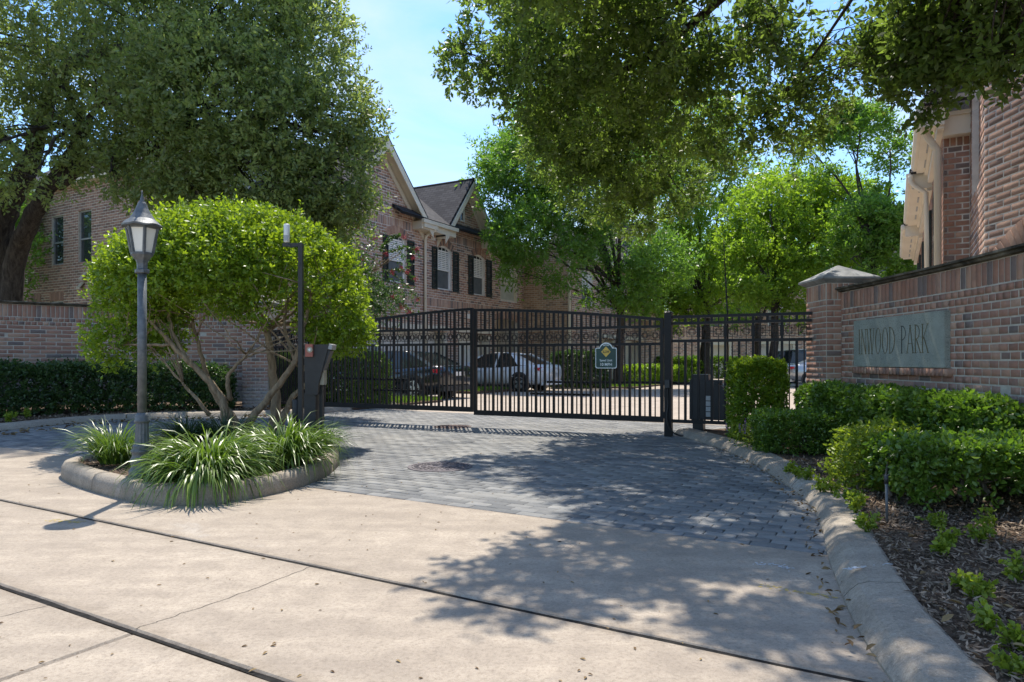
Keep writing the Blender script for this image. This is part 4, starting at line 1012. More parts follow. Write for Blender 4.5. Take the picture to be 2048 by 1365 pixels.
# gate operator cabinet behind the fixed panel
oc = GA - GD * .62 + Vector((.10, .42, 0)); op = thing('gate_operator', 'black slope-topped gate operator cabinet with a white sticker behind the fence', 'operator cabinet', oc)
D_, N_ = -GD, Vector((GD.y, -GD.x, 0)); N_ = N_ if N_.y < 0 else -N_
poly = [(-.26, .25), (-.26, .80), (-.24, .87), (-.20, .885), (.17, .80), (.23, .76), (.26, .70), (.26, .25)]
MB().prism([oc + D_ * x + N_ * .19 + Vector((0, 0, z)) for x, z in poly], -N_ * .38).build('cabinet', 'plastic_black', op)
MB().prism([oc + D_ * x + N_ * .16 + Vector((0, 0, z)) for x, z in ((-.22, .87), (-.22, .94), (.02, .94), (.02, .84))], -N_ * .3).build('motor_hood', 'plastic_black', op)
MB().obox(oc + D_ * .12 + Vector((0, 0, .83)), D_, N_, (0, 0, 1), .2, .24, .05).build('lid', 'plastic_black', op)
mb = MB()
for k in range(4): mb.obox(oc + D_ * .03 + N_ * .1925 + Vector((0, 0, .335 + .082 * k)), D_, N_, (0, 0, 1), .125, .004, .07)
mb.build('sticker', 'sticker', op)['kind'] = 'stuff'
MB().obox(oc - D_ * .15 + Vector((0, 0, .11)), D_, N_, (0, 0, 1), .16, .2, .28).build('pedestal', 'plastic_black', op)
MB().bar(oc + Vector((-.2, 0, .80)) - D_ * .0, GA + GD * .5 + Vector((.1, .35, .80)), .035).build('arm', 'iron', op)
# whip antenna on the fence
w0 = at(1455, 630, 10.35); w1 = at(1447, 480, 10.35); wa = thing('whip_antenna', 'thin black whip antenna rising above the fence', 'antenna', (w0.x, w0.y, 0))
MB().tube([Vector((w0.x + .012, w0.y, .15)), w0, w0.lerp(w1, .55)], [.014, .012, .011], 7).build('rod', 'iron', wa, True); MB().tube([w0.lerp(w1, .55), w1], [.009, .005], 6).build('tip', 'iron', wa, True)

# ================================================================== LAMP POST
lp = Vector((-3.24, 5.98, .13)); lamp = thing('lamp_post', 'grey lamp post with a six-sided frosted lantern on the island', 'lamp post', lp)
MB().lathe(lp, [(.105, -.02), (.105, .06), (.095, .075), (.085, .10), (.092, .13), (.095, .16), (.078, .19), (.078, .21), (.09, .225), (.09, .24), (.068, .26), (.078, .275), (.066, .29)], 24).build('base', 'lamp_metal', lamp, True)
MB().lathe(lp, [(.060, .285), (.052, .48)], 60, lambda k, r, z: r * (1 - .075 * (0.5 + 0.5 * math.cos(k * 12 * 2 * math.pi)))).build('fluted_shaft', 'lamp_metal', lamp, False)
MB().lathe(lp, [(.05, .478), (.062, .482), (.064, .50), (.055, .51), (.057, .535), (.045, .555), (.0385, .565)], 24).build('collar', 'lamp_metal', lamp, True)
MB().lathe(lp, [(.0375, .555), (.0365, 1.80)], 20).build('shaft', 'lamp_metal', lamp, True)
HR = math.radians(8)
def hexring(r, z, rot=HR, sc=0.0, n=6): return [Vector((lp.x + r * math.cos(rot + 2 * math.pi * k / n), lp.y + r * math.sin(rot + 2 * math.pi * k / n), lp.z + z)) for k in range(n)]
def loft(rings, mat, name, smooth=False):
    mb = MB()
    for a, b in zip(rings[:-1], rings[1:]):
        n = len(a)
        for k in range(n): k2 = (k + 1) % n; mb.quad(a[k], a[k2], b[k2], b[k])
    mb.quad(*reversed(rings[0])); mb.quad(*rings[-1]); return mb.build(name, mat, lamp, smooth)
loft([hexring(.055, 1.785), hexring(.062, 1.79), hexring(.062, 1.815), hexring(.045, 1.825), hexring(.045, 1.87), hexring(.055, 1.90), hexring(.095, 1.945), hexring(.098, 1.965)], 'lamp_metal', 'cup')
zl0, zl1, rl0, rl1 = 1.965, 2.185, .088, .128
for k in range(6):
    a0, a1 = hexring(rl0, zl0), hexring(rl1, zl1); k2 = (k + 1) % 6
    MB().bar(a0[k], a1[k], .02, .02).build('lantern_bar', 'lamp_metal', lamp)
    i = .012; b0_, b1_, t0_, t1_ = a0[k], a0[k2], a1[k], a1[k2]; c0 = Vector((lp.x, lp.y, 0))
    nn = ((b0_ + b1_) / 2 - Vector((lp.x, lp.y, (b0_.z)))).normalized() * .004
    q = [b0_.lerp(b1_, .03), b0_.lerp(b1_, .97), t0_.lerp(t1_, .97), t0_.lerp(t1_, .03)]
    MB().prism([p - nn for p in q], -nn).build('pane', 'frosted', lamp)
loft([hexring(rl1 + .004, zl1 - .012), hexring(rl1 + .012, zl1 + .02)], 'lamp_metal', 'head_ring')
rings = []
for r, z in ((.162, 2.185), (.165, 2.20), (.135, 2.228), (.105, 2.26), (.075, 2.305), (.052, 2.35), (.036, 2.395), (.027, 2.41)):
    n = 48; rings.append([Vector((lp.x + r * (1 - (.055 if r > .1 else .03) * (0.5 - 0.5 * math.cos(6 * (2 * math.pi * k / n)))) * math.cos(HR + 2 * math.pi * k / n), lp.y + r * (1 - (.055 if r > .1 else .03) * (0.5 - 0.5 * math.cos(6 * (2 * math.pi * k / n)))) * math.sin(HR + 2 * math.pi * k / n), lp.z + z + (.012 * (0.5 - 0.5 * math.cos(6 * 2 * math.pi * k / n)) if r > .13 else 0))) for k in range(n)])
loft(rings, 'lamp_metal', 'roof', True)
MB().lathe(lp, [(.024, 2.405), (.026, 2.415), (.014, 2.425), (.017, 2.44), (.010, 2.455), (.006, 2.49), (.009, 2.495), (.003, 2.51)], 12).build('finial', 'lamp_metal', lamp, True)

# ================================================================== KEYPAD PEDESTAL, ANTENNA POLE, BOLLARD
Yk = 8.22; K = lambda px, py, dy=0: at(px, py, Yk + dy)
kp = thing('keypad_pedestal', 'dark metal entry keypad pedestal with slanted head beside the gate', 'pedestal', (K(622, 800).x, Yk, 0))
a, b = K(612, 0), K(635, 0); MB().box((a.x, Yk - .08, .05), (b.x, Yk + .08, K(0, 787).z)).build('post', 'box_metal', kp)
MB().prism([K(x, y, -.1) for x, y in ((608, 690), (658, 689), (637, 768), (635, 790), (610, 790))], (0, .2, 0)).build('head', 'box_metal', kp)
MB().prism([K(x, y, -.098) for x, y in ((658, 688), (665, 690), (663, 700), (655.5, 698))], (0, .196, 0)).build('hood', 'grey_metal', kp)
MB().prism([K(x, y, -.08) for x, y in ((655, 700), (661, 702), (645, 745), (643, 742))], (0, .16, 0)).build('keypad', 'plastic_black', kp)
MB().box((K(638, 0).x, Yk - .05, K(0, 770).z), (K(650, 0).x, Yk + .08, K(0, 722).z)).build('receiver_box', 'beige_box', kp)
MB().box((K(640, 0).x, Yk + .0, .05), (K(645, 0).x, Yk + .06, K(0, 771).z)).build('conduit', 'box_metal', kp)
sr = thing('siren_box', 'small square red siren sensor on the keypad pedestal', 'sensor', K(619, 714, -.15))
MB().box(K(610.5, 714, -.14)[:], K(627, 689, -.102)[:]).build('housing', 'red_plastic', sr)
cc = K(619.5, 700, -.142); mb = MB(); mb.tube([cc + Vector((0, .02, 0)), cc - Vector((0, .006, 0))], [.036, .034], 18).build('ring', 'beige_box', sr); MB().tube([cc, cc - Vector((0, .014, 0))], [.018, .014], 14).build('lens', 'sign_white', sr)
Ya = 8.30; q = lambda px, py: at(px, py, Ya); ap = thing('antenna_pole', 'slim dark pole with a white radio antenna on a side arm', 'pole', (q(602, 0).x, Ya, 0))
MB().box((q(597.5, 0).x, Ya - .03, .08), (q(606, 0).x, Ya + .03, q(0, 487).z)).build('mast', 'box_metal', ap)
MB().box((q(566, 0).x, Ya - .02, q(0, 494).z), (q(597.4, 0).x, Ya + .02, q(0, 487).z)).build('arm', 'box_metal', ap)
c0 = q(573.5, 486); MB().lathe(c0, [(.025, 0), (.036, .012), (.036, .215), (.03, .225)], 18).build('antenna', 'plastic_white', ap, True); MB().box((c0.x - .024, c0.y - .0385, c0.z + .02), (c0.x + .026, c0.y - .03, c0.z + .085)).build('sticker', 'grey_metal', ap)
MB().tube(spline([c0 + Vector((.02, -.03, -.01)), c0 + Vector((.06, -.04, -.06)), c0 + Vector((.12, -.03, -.05))], 5), .005, 5).build('cable', 'plastic_black', ap)
bo = thing('bollard', 'short dark round bollard standing behind the keypad pedestal', 'bollard', (at(594, 0, 8.6).x, 8.6, 0))
MB().lathe((at(594, 0, 8.6).x, 8.6, .05), [(.06, 0), (.06, .60), (.052, .615)], 20).build('pipe', 'box_metal', bo, True)

# ================================================================== ISLAND PLANTS
TK = 1.075; tp = Vector((-3.75, 9.3, .12)); top = thing('clipped_tree', 'dome-clipped small tree with yellow green leaves and twisted stems on the island', 'tree', tp)
lobes = [((-3.56, 8.7, 2.0), (1.62, 1.12, 1.06)), ((-4.66, 8.6, 1.70), (.54, .6, .52)), ((-4.82, 8.55, 1.34), (.40, .45, .28)), ((-2.26, 8.75, 1.80), (.46, .6, .52)), ((-2.12, 8.7, 1.48), (.32, .4, .22)), ((-3.25, 8.1, 2.0), (.5, .34, .30)), ((-3.05, 8.15, 1.72), (.26, .24, .14)), ((-4.4, 8.3, 1.95), (.5, .4, .30)), ((-3.7, 8.05, 2.3), (.8, .4, .5))]
lobes = [((c[0] * TK, c[1] * TK, CH + (c[2] - CH) * TK), tuple(q * TK for q in r)) for c, r in lobes]
P, A, g_ = lobe_points(lobes[:1], 7200, 21, -.38, 1.9, .74, -.12); P_, A_, g2_ = lobe_points(lobes[1:], 4600, 22, -.30, 2.2, .5); P, A, g_ = np.concatenate([P, P_]), np.concatenate([A, A_]), np.concatenate([g_, g2_])
# stay inside the clipped dome
dz_ = (P - np.array([-3.56 * TK, 8.7 * TK, CH + .72 * TK])) / np.array([1.68, 1.3, 1.20]) / TK; keep = (np.linalg.norm(dz_, axis=1) < 1.0) | (P[:, 2] < 1.75); P, A, g_ = P[keep], A[keep], g_[keep]
B, D, ci, A2_, T = sprays(P, A, 8, .13, .055, .5, .45)
hg = np.clip((B[:, 2] - 1.3) / 1.9, 0, 1); t = np.clip(.25 + .35 * rng.random(len(P))[ci] + .4 * rng.random(len(B)) - .1, 0, 1); sz = .7 + .6 * rng.random(len(B))
leafmesh('crown', B, D, .060 * sz, .028 * sz, 'leaf_topiary', t, top)
out = np.where(rng.random(len(P)) < .03)[0]; B, D, ci, _, _ = sprays(P[out], A[out] + np.array([[0, 0, .5]]), 11, .24, .055, .45, .5); sz = .6 + .6 * rng.random(len(B)); leafmesh('stray_shoots', B, D, .058 * sz, .027 * sz, 'leaf_topiary', np.clip(.5 + .5 * rng.random(len(B)), 0, 1), top, True)
st = MB(); pt = lambda px, py, Y: at(px, py, Y * TK)
stems = [([(470, 872, 8.6), (450, 835, 8.5), (445, 800, 8.45), (400, 745, 8.35), (345, 690, 8.25), (300, 640, 8.2)], .075, .022), ([(475, 870, 8.65), (470, 840, 8.7), (430, 790, 8.75), (405, 720, 8.7), (385, 640, 8.6)], .06, .02),
         ([(462, 800, 8.45), (455, 760, 8.35), (468, 735, 8.3), (500, 705, 8.25)], .035, .016), ([(480, 872, 8.65), (505, 835, 8.6), (550, 780, 8.5), (590, 720, 8.4), (612, 640, 8.3), (625, 580, 8.3)], .065, .022),
         ([(545, 870, 8.85), (552, 820, 8.85), (548, 760, 8.85), (540, 700, 8.8), (530, 640, 8.8)], .085, .04), ([(560, 850, 8.8), (580, 805, 8.7), (605, 775, 8.65), (640, 750, 8.6)], .05, .03),
         ([(420, 830, 8.5), (395, 800, 8.4), (375, 778, 8.4), (365, 765, 8.35)], .028, .014), ([(375, 720, 8.3), (340, 650, 8.3), (345, 590, 8.3), (360, 560, 8.3)], .03, .014),
         ([(590, 720, 8.4), (570, 660, 8.5), (575, 600, 8.5)], .03, .014), ([(345, 690, 8.25), (290, 690, 8.2), (240, 690, 8.3)], .022, .01)]
for pts, r0, r1 in stems:
    qq = limb(st, [pt(*p) for p in pts], r0, r1, 9, 5, .006)
    for _ in range(7):
        e0 = qq[-1 - random.randrange(3)]; i = rng.integers(len(P)); near = np.argsort(np.linalg.norm(P - np.array(e0), axis=1))[:2500]; e = Vector(P[near[rng.integers(len(near))]])
        limb(st, [e0, e0.lerp(e, .5) + Vector(rng.normal(0, .08, 3)), e], r1 * .7, .005, 6, 4, .01)
st.build('stems', 'bark_light', top, True)
def clump(label, c, parts, group='strap-leaved clumps on the island'):
    root = thing('liriope_clump', label, 'grass clump', c, group)
    for off, n, Lr_, w, mt, sp, el, bd in parts: blades('leaves', (c[0] + off[0], c[1] + off[1], c[2]), n, Lr_, w, mt, root, sp, el, bd)
clump('largest strap-leaved clump, spilling over the kerb in front of the lamp post', (-2.66, 6.02, .14), [((0, 0), 850, (.38, .70), .014, 'blade', .20, (30, 88), 1.1), ((.02, -.16), 480, (.42, .76), .014, 'blade', .18, (15, 60), 1.0)])
clump('strap-leaved clump at the keypad end of the island kerb', (-2.20, 6.70, .14), [((0, 0), 650, (.40, .74), .013, 'blade', .18, (30, 88), .95), ((-.25, .1), 220, (.35, .6), .012, 'blade', .14, (35, 85), .9)])
clump('small upright grass clump beside the lamp post base', (-3.92, 6.75, .14), [((0, 0), 420, (.35, .62), .009, 'blade', .14, (48, 88), .75)])
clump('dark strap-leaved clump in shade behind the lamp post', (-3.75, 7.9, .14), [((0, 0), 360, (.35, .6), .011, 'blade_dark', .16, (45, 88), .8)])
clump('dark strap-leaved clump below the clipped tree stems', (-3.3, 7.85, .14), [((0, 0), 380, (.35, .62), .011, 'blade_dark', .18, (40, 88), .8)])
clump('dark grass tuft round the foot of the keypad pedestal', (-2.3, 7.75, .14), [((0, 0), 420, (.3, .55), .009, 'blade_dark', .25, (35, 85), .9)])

# ================================================================== LEFT HOUSE
FO = Vector((-3.39, 26.6)); FP = Plane(FO, S2, N2); EZ = 6.45; T0, T1 = -5.0, 8.1
h1 = thing('brick_house', 'pink brown brick house with twin gables, dark shutters and garages behind the gate', 'house', FP.p(0, 0))
z0w = FP.tz(874, 578)[1]; spw = FP.tz(874, 497)[1]
def tx(px): return FP.tz(px, 500)[0]
W0 = (tx(776), tx(812), z0w, spw, .16); W1 = (tx(874), tx(903), z0w, spw, .16); W2 = (tx(946), tx(970), z0w, spw, .16); W3 = (tx(1001), tx(1034), z0w - .05, spw, .16)
G1 = (-4.3, 1.5, -1, 2.35, 0); G2 = (2.3, 4.9, -1, 2.35, 0); PO = (5.4, 7.5, -1, 3.0, .12)
holes = [W0, W1, W2, W3, G1, G2, PO]; bz = 3.3
wall1 = facade(h1, FP, T0, T1, 0, EZ, holes, 'brick_pink', 'mortar_pale', .1, .3, [(bz, .34, .095), (EZ - .45, .34, .095)], minpx=7)
lay(wall1, sum([arch_bricks(FP, h, .3, .095) for h in (W0, W1, W2, W3, PO)], []), 'brick_pink', .03, 60, minpx=5)
for h, b in ((W0, 'blind'), (W1, 'blind'), (W2, 'blind')): window(h1, FP, h, blind=b, depth=.12)
fr = window(h1, FP, W3, frame='cream', blind=None, muntin=(4, 1), depth=.12, glass='curtain', label='tall window with pale drapes')
def arch_label(o): return o
for a, b in ((863, 873), (905, 916), (936, 945.5), (972, 982), (765, 775), (814, 827)): shutter(h1, FP, tx(a), tx(b), z0w - .03, spw + .02)
def garage(root, pl, h, mat, name='garage_door'):
    t0, t1, _, z1, _ = h; d = MB(); d.obox(pl.p((t0 + t1) / 2, z1 / 2, -.62), pl.D3, pl.N3, (0, 0, 1), t1 - t0, .04, z1); o = d.build(name, mat, root)
    nx = max(2, int((t1 - t0) / .7))
    for r in range(4):
        for k in range(nx):
            w = (t1 - t0) / nx; MB().obox(pl.p(t0 + w * (k + .5), z1 * (r + .5) / 4, -.592), pl.D3, pl.N3, (0, 0, 1), w - .12, .016, z1 / 4 - .12).build('door_panel', mat, o)
    tr = MB(); tr.obox(pl.p((t0 + t1) / 2, z1 + .1, -.02), pl.D3, pl.N3, (0, 0, 1), t1 - t0 + .2, .12, .2)
    for t in (t0 + .06, t1 - .06): tr.obox(pl.p(t, z1 / 2, -.08), pl.D3, pl.N3, (0, 0, 1), .12, .12, z1)
    for t in (t0 - .05, t1 + .05): tr.obox(pl.p(t, z1 / 2 + .1, -.46), pl.D3, pl.N3, (0, 0, 1), .09, .44, z1 + .3)
    tr.obox(pl.p((t0 + t1) / 2, z1 + .28, -.46), pl.D3, pl.N3, (0, 0, 1), t1 - t0 + .2, .44, .09)
    tr.obox(pl.p((t0 + t1) / 2, z1 + .1, -.5), pl.D3, pl.N3, (0, 0, 1), t1 - t0, .06, .26)
    tr.build('door_trim', 'cream', root)
garage(h1, FP, G1, 'white_paint'); garage(h1, FP, G2, 'white_paint')
p = MB(); p.obox(FP.p(6.6, 1.7, -1.25), FP.D3, FP.N3, (0, 0, 1), 3.0, .1, 3.4); p.obox(FP.p(5.2, 1.7, -.72), FP.D3, FP.N3, (0, 0, 1), .1, .95, 3.4); p.obox(FP.p(8.0, 1.7, -.72), FP.D3, FP.N3, (0, 0, 1), .1, .95, 3.4); p.obox(FP.p(6.6, 3.3, -.72), FP.D3, FP.N3, (0, 0, 1), 2.7, .95, .1); p.build('porch_wall', 'cream', h1); MB().obox(FP.p(T1 - .12, EZ / 2, -5), FP.D3, FP.N3, (0, 0, 1), .2, 9.5, EZ).build('end_wall', 'mortar_pale', h1); MB().obox(FP.p(6.3, 1.05, -1.13), FP.D3, FP.N3, (0, 0, 1), .95, .05, 2.1).build('front_door', 'shutter', h1)
for px, py in ((738, 605), (935, 633)): t, z = FP.tz(px, py); MB().obox(FP.p(t, z, .02), FP.D3, FP.N3, (0, 0, 1), .28, .03, .2).build('number_plate', 'white_paint', h1)
# gables
def gable(root, pl, tl, tr, tp, ze, zp, kindmat, mortar, back, oh=.42, vent=None, singles=120):
    lim = lambda z: (tl + (tp - tl) * (z - ze) / (zp - ze), tr - (tr - tp) * (z - ze) / (zp - ze)) if z < zp - .03 else None
    w = facade(root, pl, tl, tr, ze, zp, [vent] if vent else [], kindmat, mortar, .1, .3, (), lim, singles, minpx=7)
    e = oh; sl = (zp - ze) / max(tp - tl, 1e-6); sr = (zp - ze) / max(tr - tp, 1e-6); ex = .38; zo = .12
    A = lambda t, z, off: pl.p(t, z, off)
    slab_roof(root, A(tl - ex, ze - sl * ex + zo, e), A(tl - ex, ze - sl * ex + zo, -back), A(tp, zp + zo, -back), A(tp, zp + zo, e))
    slab_roof(root, A(tr + ex, ze - sr * ex + zo, e), A(tr + ex, ze - sr * ex + zo, -back), A(tp, zp + zo, -back), A(tp, zp + zo, e))
    for t0_, sgn_, sl_ in ((tl, -1, sl), (tr, 1, sr)):
        a = (t0_ + sgn_ * ex, ze - sl_ * ex); b = (tp, zp)
        f_ = MB(); q = [pl.p(a[0], a[1] + zo - .005, e), pl.p(b[0], b[1] + zo - .005, e), pl.p(b[0], b[1] + zo - .30, e), pl.p(a[0], a[1] + zo - .30, e)]
        f_.prism(q, pl.N3 * .04); f_.build('rake_board', 'cream', root)
        s_ = MB(); q = [pl.p(a[0], a[1] + zo - .02, e - .003), pl.p(b[0], b[1] + zo - .02, e - .003), pl.p(b[0], b[1] + zo - .10, e - .003), pl.p(a[0], a[1] + zo - .10, e - .003)]
        s_.prism(q, -pl.N3 * (e - .006)); s_.build('soffit', 'cream', root)
        f2 = MB(); q = [pl.p(a[0], a[1] - .06, .05), pl.p(b[0], b[1] - .06, .05), pl.p(b[0], b[1] - .30, .05), pl.p(a[0], a[1] - .30, .05)]; f2.prism(q, -pl.N3 * .04); f2.build('frieze_board', 'cream', root)
    rc = MB(); rc.tube([pl.p(tp, zp + zo + .09, e), pl.p(tp, zp + zo + .09, -back)], .07, 6); rc.build('ridge_cap', 'shingle', root)
    return w
tpk, zpk = FP.tz(758, 290); gable(h1, FP, T0, T0 + 2 * (tpk - T0), tpk, EZ, zpk, 'brick_pink', 'mortar_pale', 5.0)
sl_, sz_ = FP.tz(884, 452); sp_, szp = FP.tz(931, 372); sr_, _ = FP.tz(985, 485); sr_ = 2 * sp_ - sl_
vt = (FP.tz(920.5, 440)[0], FP.tz(929.5, 440)[0], FP.tz(920, 442)[1], FP.tz(920, 411)[1], .22)
gable(h1, FP, sl_, sr_, sp_, EZ, szp, 'brick_pink', 'mortar_pale', 4.2, vent=vt)
window(h1, FP, vt, blind=None, muntin=(1, 3), depth=.05, frame='white_paint', label='small arched attic vent window')
# main roof behind, hipped towards the street end
rb, rz = 4.6, 9.75; e_ = lambda t, z, off: FP.p(t, z, off); hip = tx(815) + 1.6
slab_roof(h1, e_(T0 + 3, EZ + .02, .45), e_(T1 + .4, EZ + .02, .45), e_(hip, rz, -rb), e_(T0 + 3, rz, -rb)); 
mb = MB(); a, b, c = e_(T1 + .4, EZ + .02, .45), e_(T1 + .4, EZ + .02, -9.6), e_(hip, rz, -rb); mb.quad(a, b, c); mb.uv = [(0, 0), (10, 0), (5, 5)]; mb.build('roof', 'shingle', h1)
MB().tube([e_(hip, rz + .05, -rb), e_(T1 + .4, EZ + .1, .45)], .09, 6).build('ridge_cap', 'shingle', h1); MB().tube([e_(T0 + 3, rz + .05, -rb), e_(hip, rz + .05, -rb)], .09, 6).build('ridge_cap', 'shingle', h1)
# eaves: soffit box and gutter between and beside the gables
tg = T0 + 2 * (tpk - T0)
for a, b in ((tg - .35, sl_ + .35), (sr_ - .45, T1 + .45)):
    MB().obox(FP.p((a + b) / 2, EZ - .16, .225), FP.D3, FP.N3, (0, 0, 1), b - a, .445, .30).build('soffit', 'cream', h1)
    MB().obox(FP.p((a + b) / 2, EZ - .02, .51), FP.D3, FP.N3, (0, 0, 1), b - a + .06, .12, .14).build('gutter', 'cream', h1)
td = tx(847); d = MB(); d.tube(spline([FP.p(td + .12, EZ - .08, .50), FP.p(td + .1, EZ - .28, .46), FP.p(td, EZ - .46, .16), FP.p(td, EZ - .7, .09)], 5) + [FP.p(td, .2, .09)], .055, 8); d.build('downspout', 'cream', h1, True)
MB().obox(FP.p(tg + .15, EZ - .12, .28), FP.D3, FP.N3, (0, 0, 1), .9, .5, .26).build('eave_return', 'cream', h1)
# side wall facing the drive
SO = FP.p(T0, 0).to_2d(); SP = Plane(SO, -N2, -S2)
def stx(px, py): return SP.tz(px, py)
def sw(x0, x1, yb, yt): a = stx(x1, yb); b = stx(x0, yb); return (a[0], b[0], a[1], stx(x1, yt)[1], 0)
S1 = sw(104, 127, 529, 430); S2w = sw(157, 183, 524, 418); ga_ = sw(100, 127, 650, 601); gb_ = sw(56, 82, 650, 603); up = sw(330, 362, 510, 400)
shol = [S1, S2w, ga_, gb_]
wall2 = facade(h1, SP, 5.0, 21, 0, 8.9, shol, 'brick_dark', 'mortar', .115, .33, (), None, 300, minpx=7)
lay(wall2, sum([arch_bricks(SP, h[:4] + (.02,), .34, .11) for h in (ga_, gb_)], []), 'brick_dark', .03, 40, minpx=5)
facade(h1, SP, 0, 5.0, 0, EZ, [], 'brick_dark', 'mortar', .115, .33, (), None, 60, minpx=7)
slab_roof(h1, SP.p(4.7, 8.9, .4), SP.p(21.4, 8.9, .4), SP.p(21.4, 11.4, -3.2), SP.p(4.7, 11.4, -3.2))
MB().obox(SP.p(5.1, 7.7, -1.7), SP.D3, SP.N3, (0, 0, 1), .2, 3.0, 2.6).build('end_wall', 'mortar_pale', h1)
for h in (S1, S2w, ga_, gb_): window(h1, SP, h, blind=None, muntin=None, depth=.1, frame='grey_metal')
for px, py in ((171, 552), (166, 570)): t, z = stx(px, py); MB().prism([SP.p(t - .14, z + .14, 0), SP.p(t + .14, z + .14, 0), SP.p(t + .14, z - .14, .22), SP.p(t - .14, z - .14, .22)], Vector((0, 0, -.05))).build('vent_hood', 'beige_box', h1)
t, z = stx(59, 562); MB().obox(SP.p(t, z, .06), SP.D3, SP.N3, (0, 0, 1), .18, .1, .36).build('meter_box', 'beige_box', h1)
MB().obox(SP.p(13, 8.8, .2), SP.D3, SP.N3, (0, 0, 1), 16.4, .4, .2).build('soffit', 'cream', h1)
# lawns and drive strips by the house
def patch(c0, c1, t0, t1, z, label, mat='grass', n=2600):
    root = thing('lawn_patch', label, 'lawn', cs(c0, t0)); root['kind'] = 'structure'; del root['category']
    MB().hexa([cs(c0, t0, -.05), cs(c1, t0, -.05), cs(c1, t1, -.05), cs(c0, t1, -.05), cs(c0, t0, z), cs(c1, t0, z), cs(c1, t1, z), cs(c0, t1, z)]).build('turf', 'soil', root)
    P = np.zeros((n, 3)); r1, r2 = rng.random(n), rng.random(n); P[:, 0] = N2.x * (c0 + (c1 - c0) * r1) + S2.x * (t0 + (t1 - t0) * r2); P[:, 1] = N2.y * (c0 + (c1 - c0) * r1) + S2.y * (t0 + (t1 - t0) * r2); P[:, 2] = z
    D = rng.normal(0, .45, (n, 3)); D[:, 2] = 1; o = leafmesh('grass_blades', P, D, .09 + .08 * rng.random(n), .02, 'grass', rng.random(n), root); o['kind'] = 'stuff'
tB = FO.dot(S2)
patch(-15.5, -11.0, tB - 9.5, tB - 5.9, .05, 'bright lawn strip in front of the dark car', n=8000); patch(-15.6, -12.6, tB - 1.6, tB + .75, .08, 'grass strip between the two driveways', n=5000)
patch(-13.2, -9.4, tB + 5.2, tB + 13, .06, 'lawn under the street trees by the second house', n=9000)

# ================================================================== SECOND HOUSE AND END HOUSE
cN = -13.4; h2 = thing('brick_house', 'orange tan brick house past the white car, half hidden by trees', 'house', cs(cN, tB + 8.2))
E1 = Plane(cs(-18.4, tB + 8.15).to_2d(), N2, -S2); wl_ = cN + 18.4
facade(h2, E1, 0, wl_, 0, 6.6, [], 'brick_tan', 'mortar_pale', .1, .3, singles=120, minpx=7)
E2 = Plane(cs(cN, tB + 8.15).to_2d(), S2, N2)
hw = [(1.2, 2.6, 3.9, 5.5, .15), (5.0, 6.4, 3.9, 5.5, .15), (8.6, 10.0, 3.9, 5.5, .15), (3.2, 5.8, -1, 2.35, 0), (7.4, 10.2, -1, 2.35, 0)]
facade(h2, E2, 0, 15, 0, 6.4, hw, 'brick_pink', 'mortar_pale', .1, .3, [(3.3, .34, .095)], singles=60, minpx=7)
for h in hw[:3]: window(h2, E2, h, depth=.1)
for h in hw[3:]: garage(h2, E2, h, 'cream')
MB().tube([E1.p(wl_ - .08, 6.2, .1), E1.p(wl_ - .08, .2, .1)], .07, 8).build('downspout', 'cream', h2)
gable(h2, E2, 5.8, 11.2, 8.5, 6.4, 8.9, 'brick_pink', 'mortar_pale', 5, singles=0)
slab_roof(h2, E2.p(-.4, 6.45, .4), E2.p(15.4, 6.45, .4), E2.p(11, 9.6, -4.5), E2.p(2.5, 9.6, -4.5)); MB().obox(E2.p(7.5, 6.3, .2), E2.D3, E2.N3, (0, 0, 1), 15.8, .4, .28).build('soffit', 'cream', h2)
h3 = thing('brick_house', 'far row of tan brick townhouses closing the street behind the trees', 'house', cs(0, tB + 33))
E3 = Plane(cs(-16, tB + 33).to_2d(), N2, -S2); hw3 = []
for k in range(6): t = 3 + k * 4.6; hw3 += [(t, t + 1.3, 3.8, 5.4, .15), (t - .6, t + 1.9, -1, 2.4, 0)]
facade(h3, E3, 0, 30, 0, 6.6, hw3, 'brick_pink', 'mortar_pale', .12, .34, singles=0)
for i, h in enumerate(hw3):
    if i % 2 == 0: window(h3, E3, h, depth=.1)
    else: garage(h3, E3, h, 'cream' if i % 4 == 1 else 'white_paint')
slab_roof(h3, E3.p(-.5, 6.6, .4), E3.p(30.5, 6.6, .4), E3.p(28, 10, -4.5), E3.p(2, 10, -4.5))

# ================================================================== RIGHT HOUSE
RX = 6.3; DP = Plane((RX, 2.0), (0, 1), (-1, 0)); hr = thing('brick_house', 'tall brown brick house with cream eaves rising behind the sign wall', 'house', (RX + 1, 8, 0))
AW = (4.95, 6.75, .9, 2.35, .35)
wd_ = facade(hr, DP, 0, 7.1, 0, 8.6, [AW], 'brick_brown', 'mortar_pale', .092, .27, singles=300)
lay(wd_, arch_bricks(DP, AW, .3, .095), 'brick_brown', .034, 40)
window(hr, DP, AW, blind=None, depth=.12)
BO = Vector((RX, 9.1)); BP = Plane(BO, S2, -N2); BPN = (.45, 1.7, 3.65, 7.2, 0)
facade(hr, BP, 0.0, 2.05, 0, 8.6, [BPN], 'brick_pink', 'mortar_pale', .092, .27, singles=150, thick=.3)
BQ = Plane(BO + N2 * .09, S2, -N2); facade(hr, BQ, .45, 1.7, 3.65, 7.2, [], 'brick_pink', 'mortar_pale', .092, .27, singles=60, thick=.1, wname='blind_panel')
RO = BO + S2 * 2.05; RP = Plane(RO, -N2, -S2); facade(hr, RP, 0, .36, 0, 5.0, [], 'brick_red', 'mortar_pale', .092, .2, [(4.6, .3, .09)], singles=120)
QO = RO - N2 * .36; QP = Plane(QO, S2, -N2); RH = 5.05
rw = []
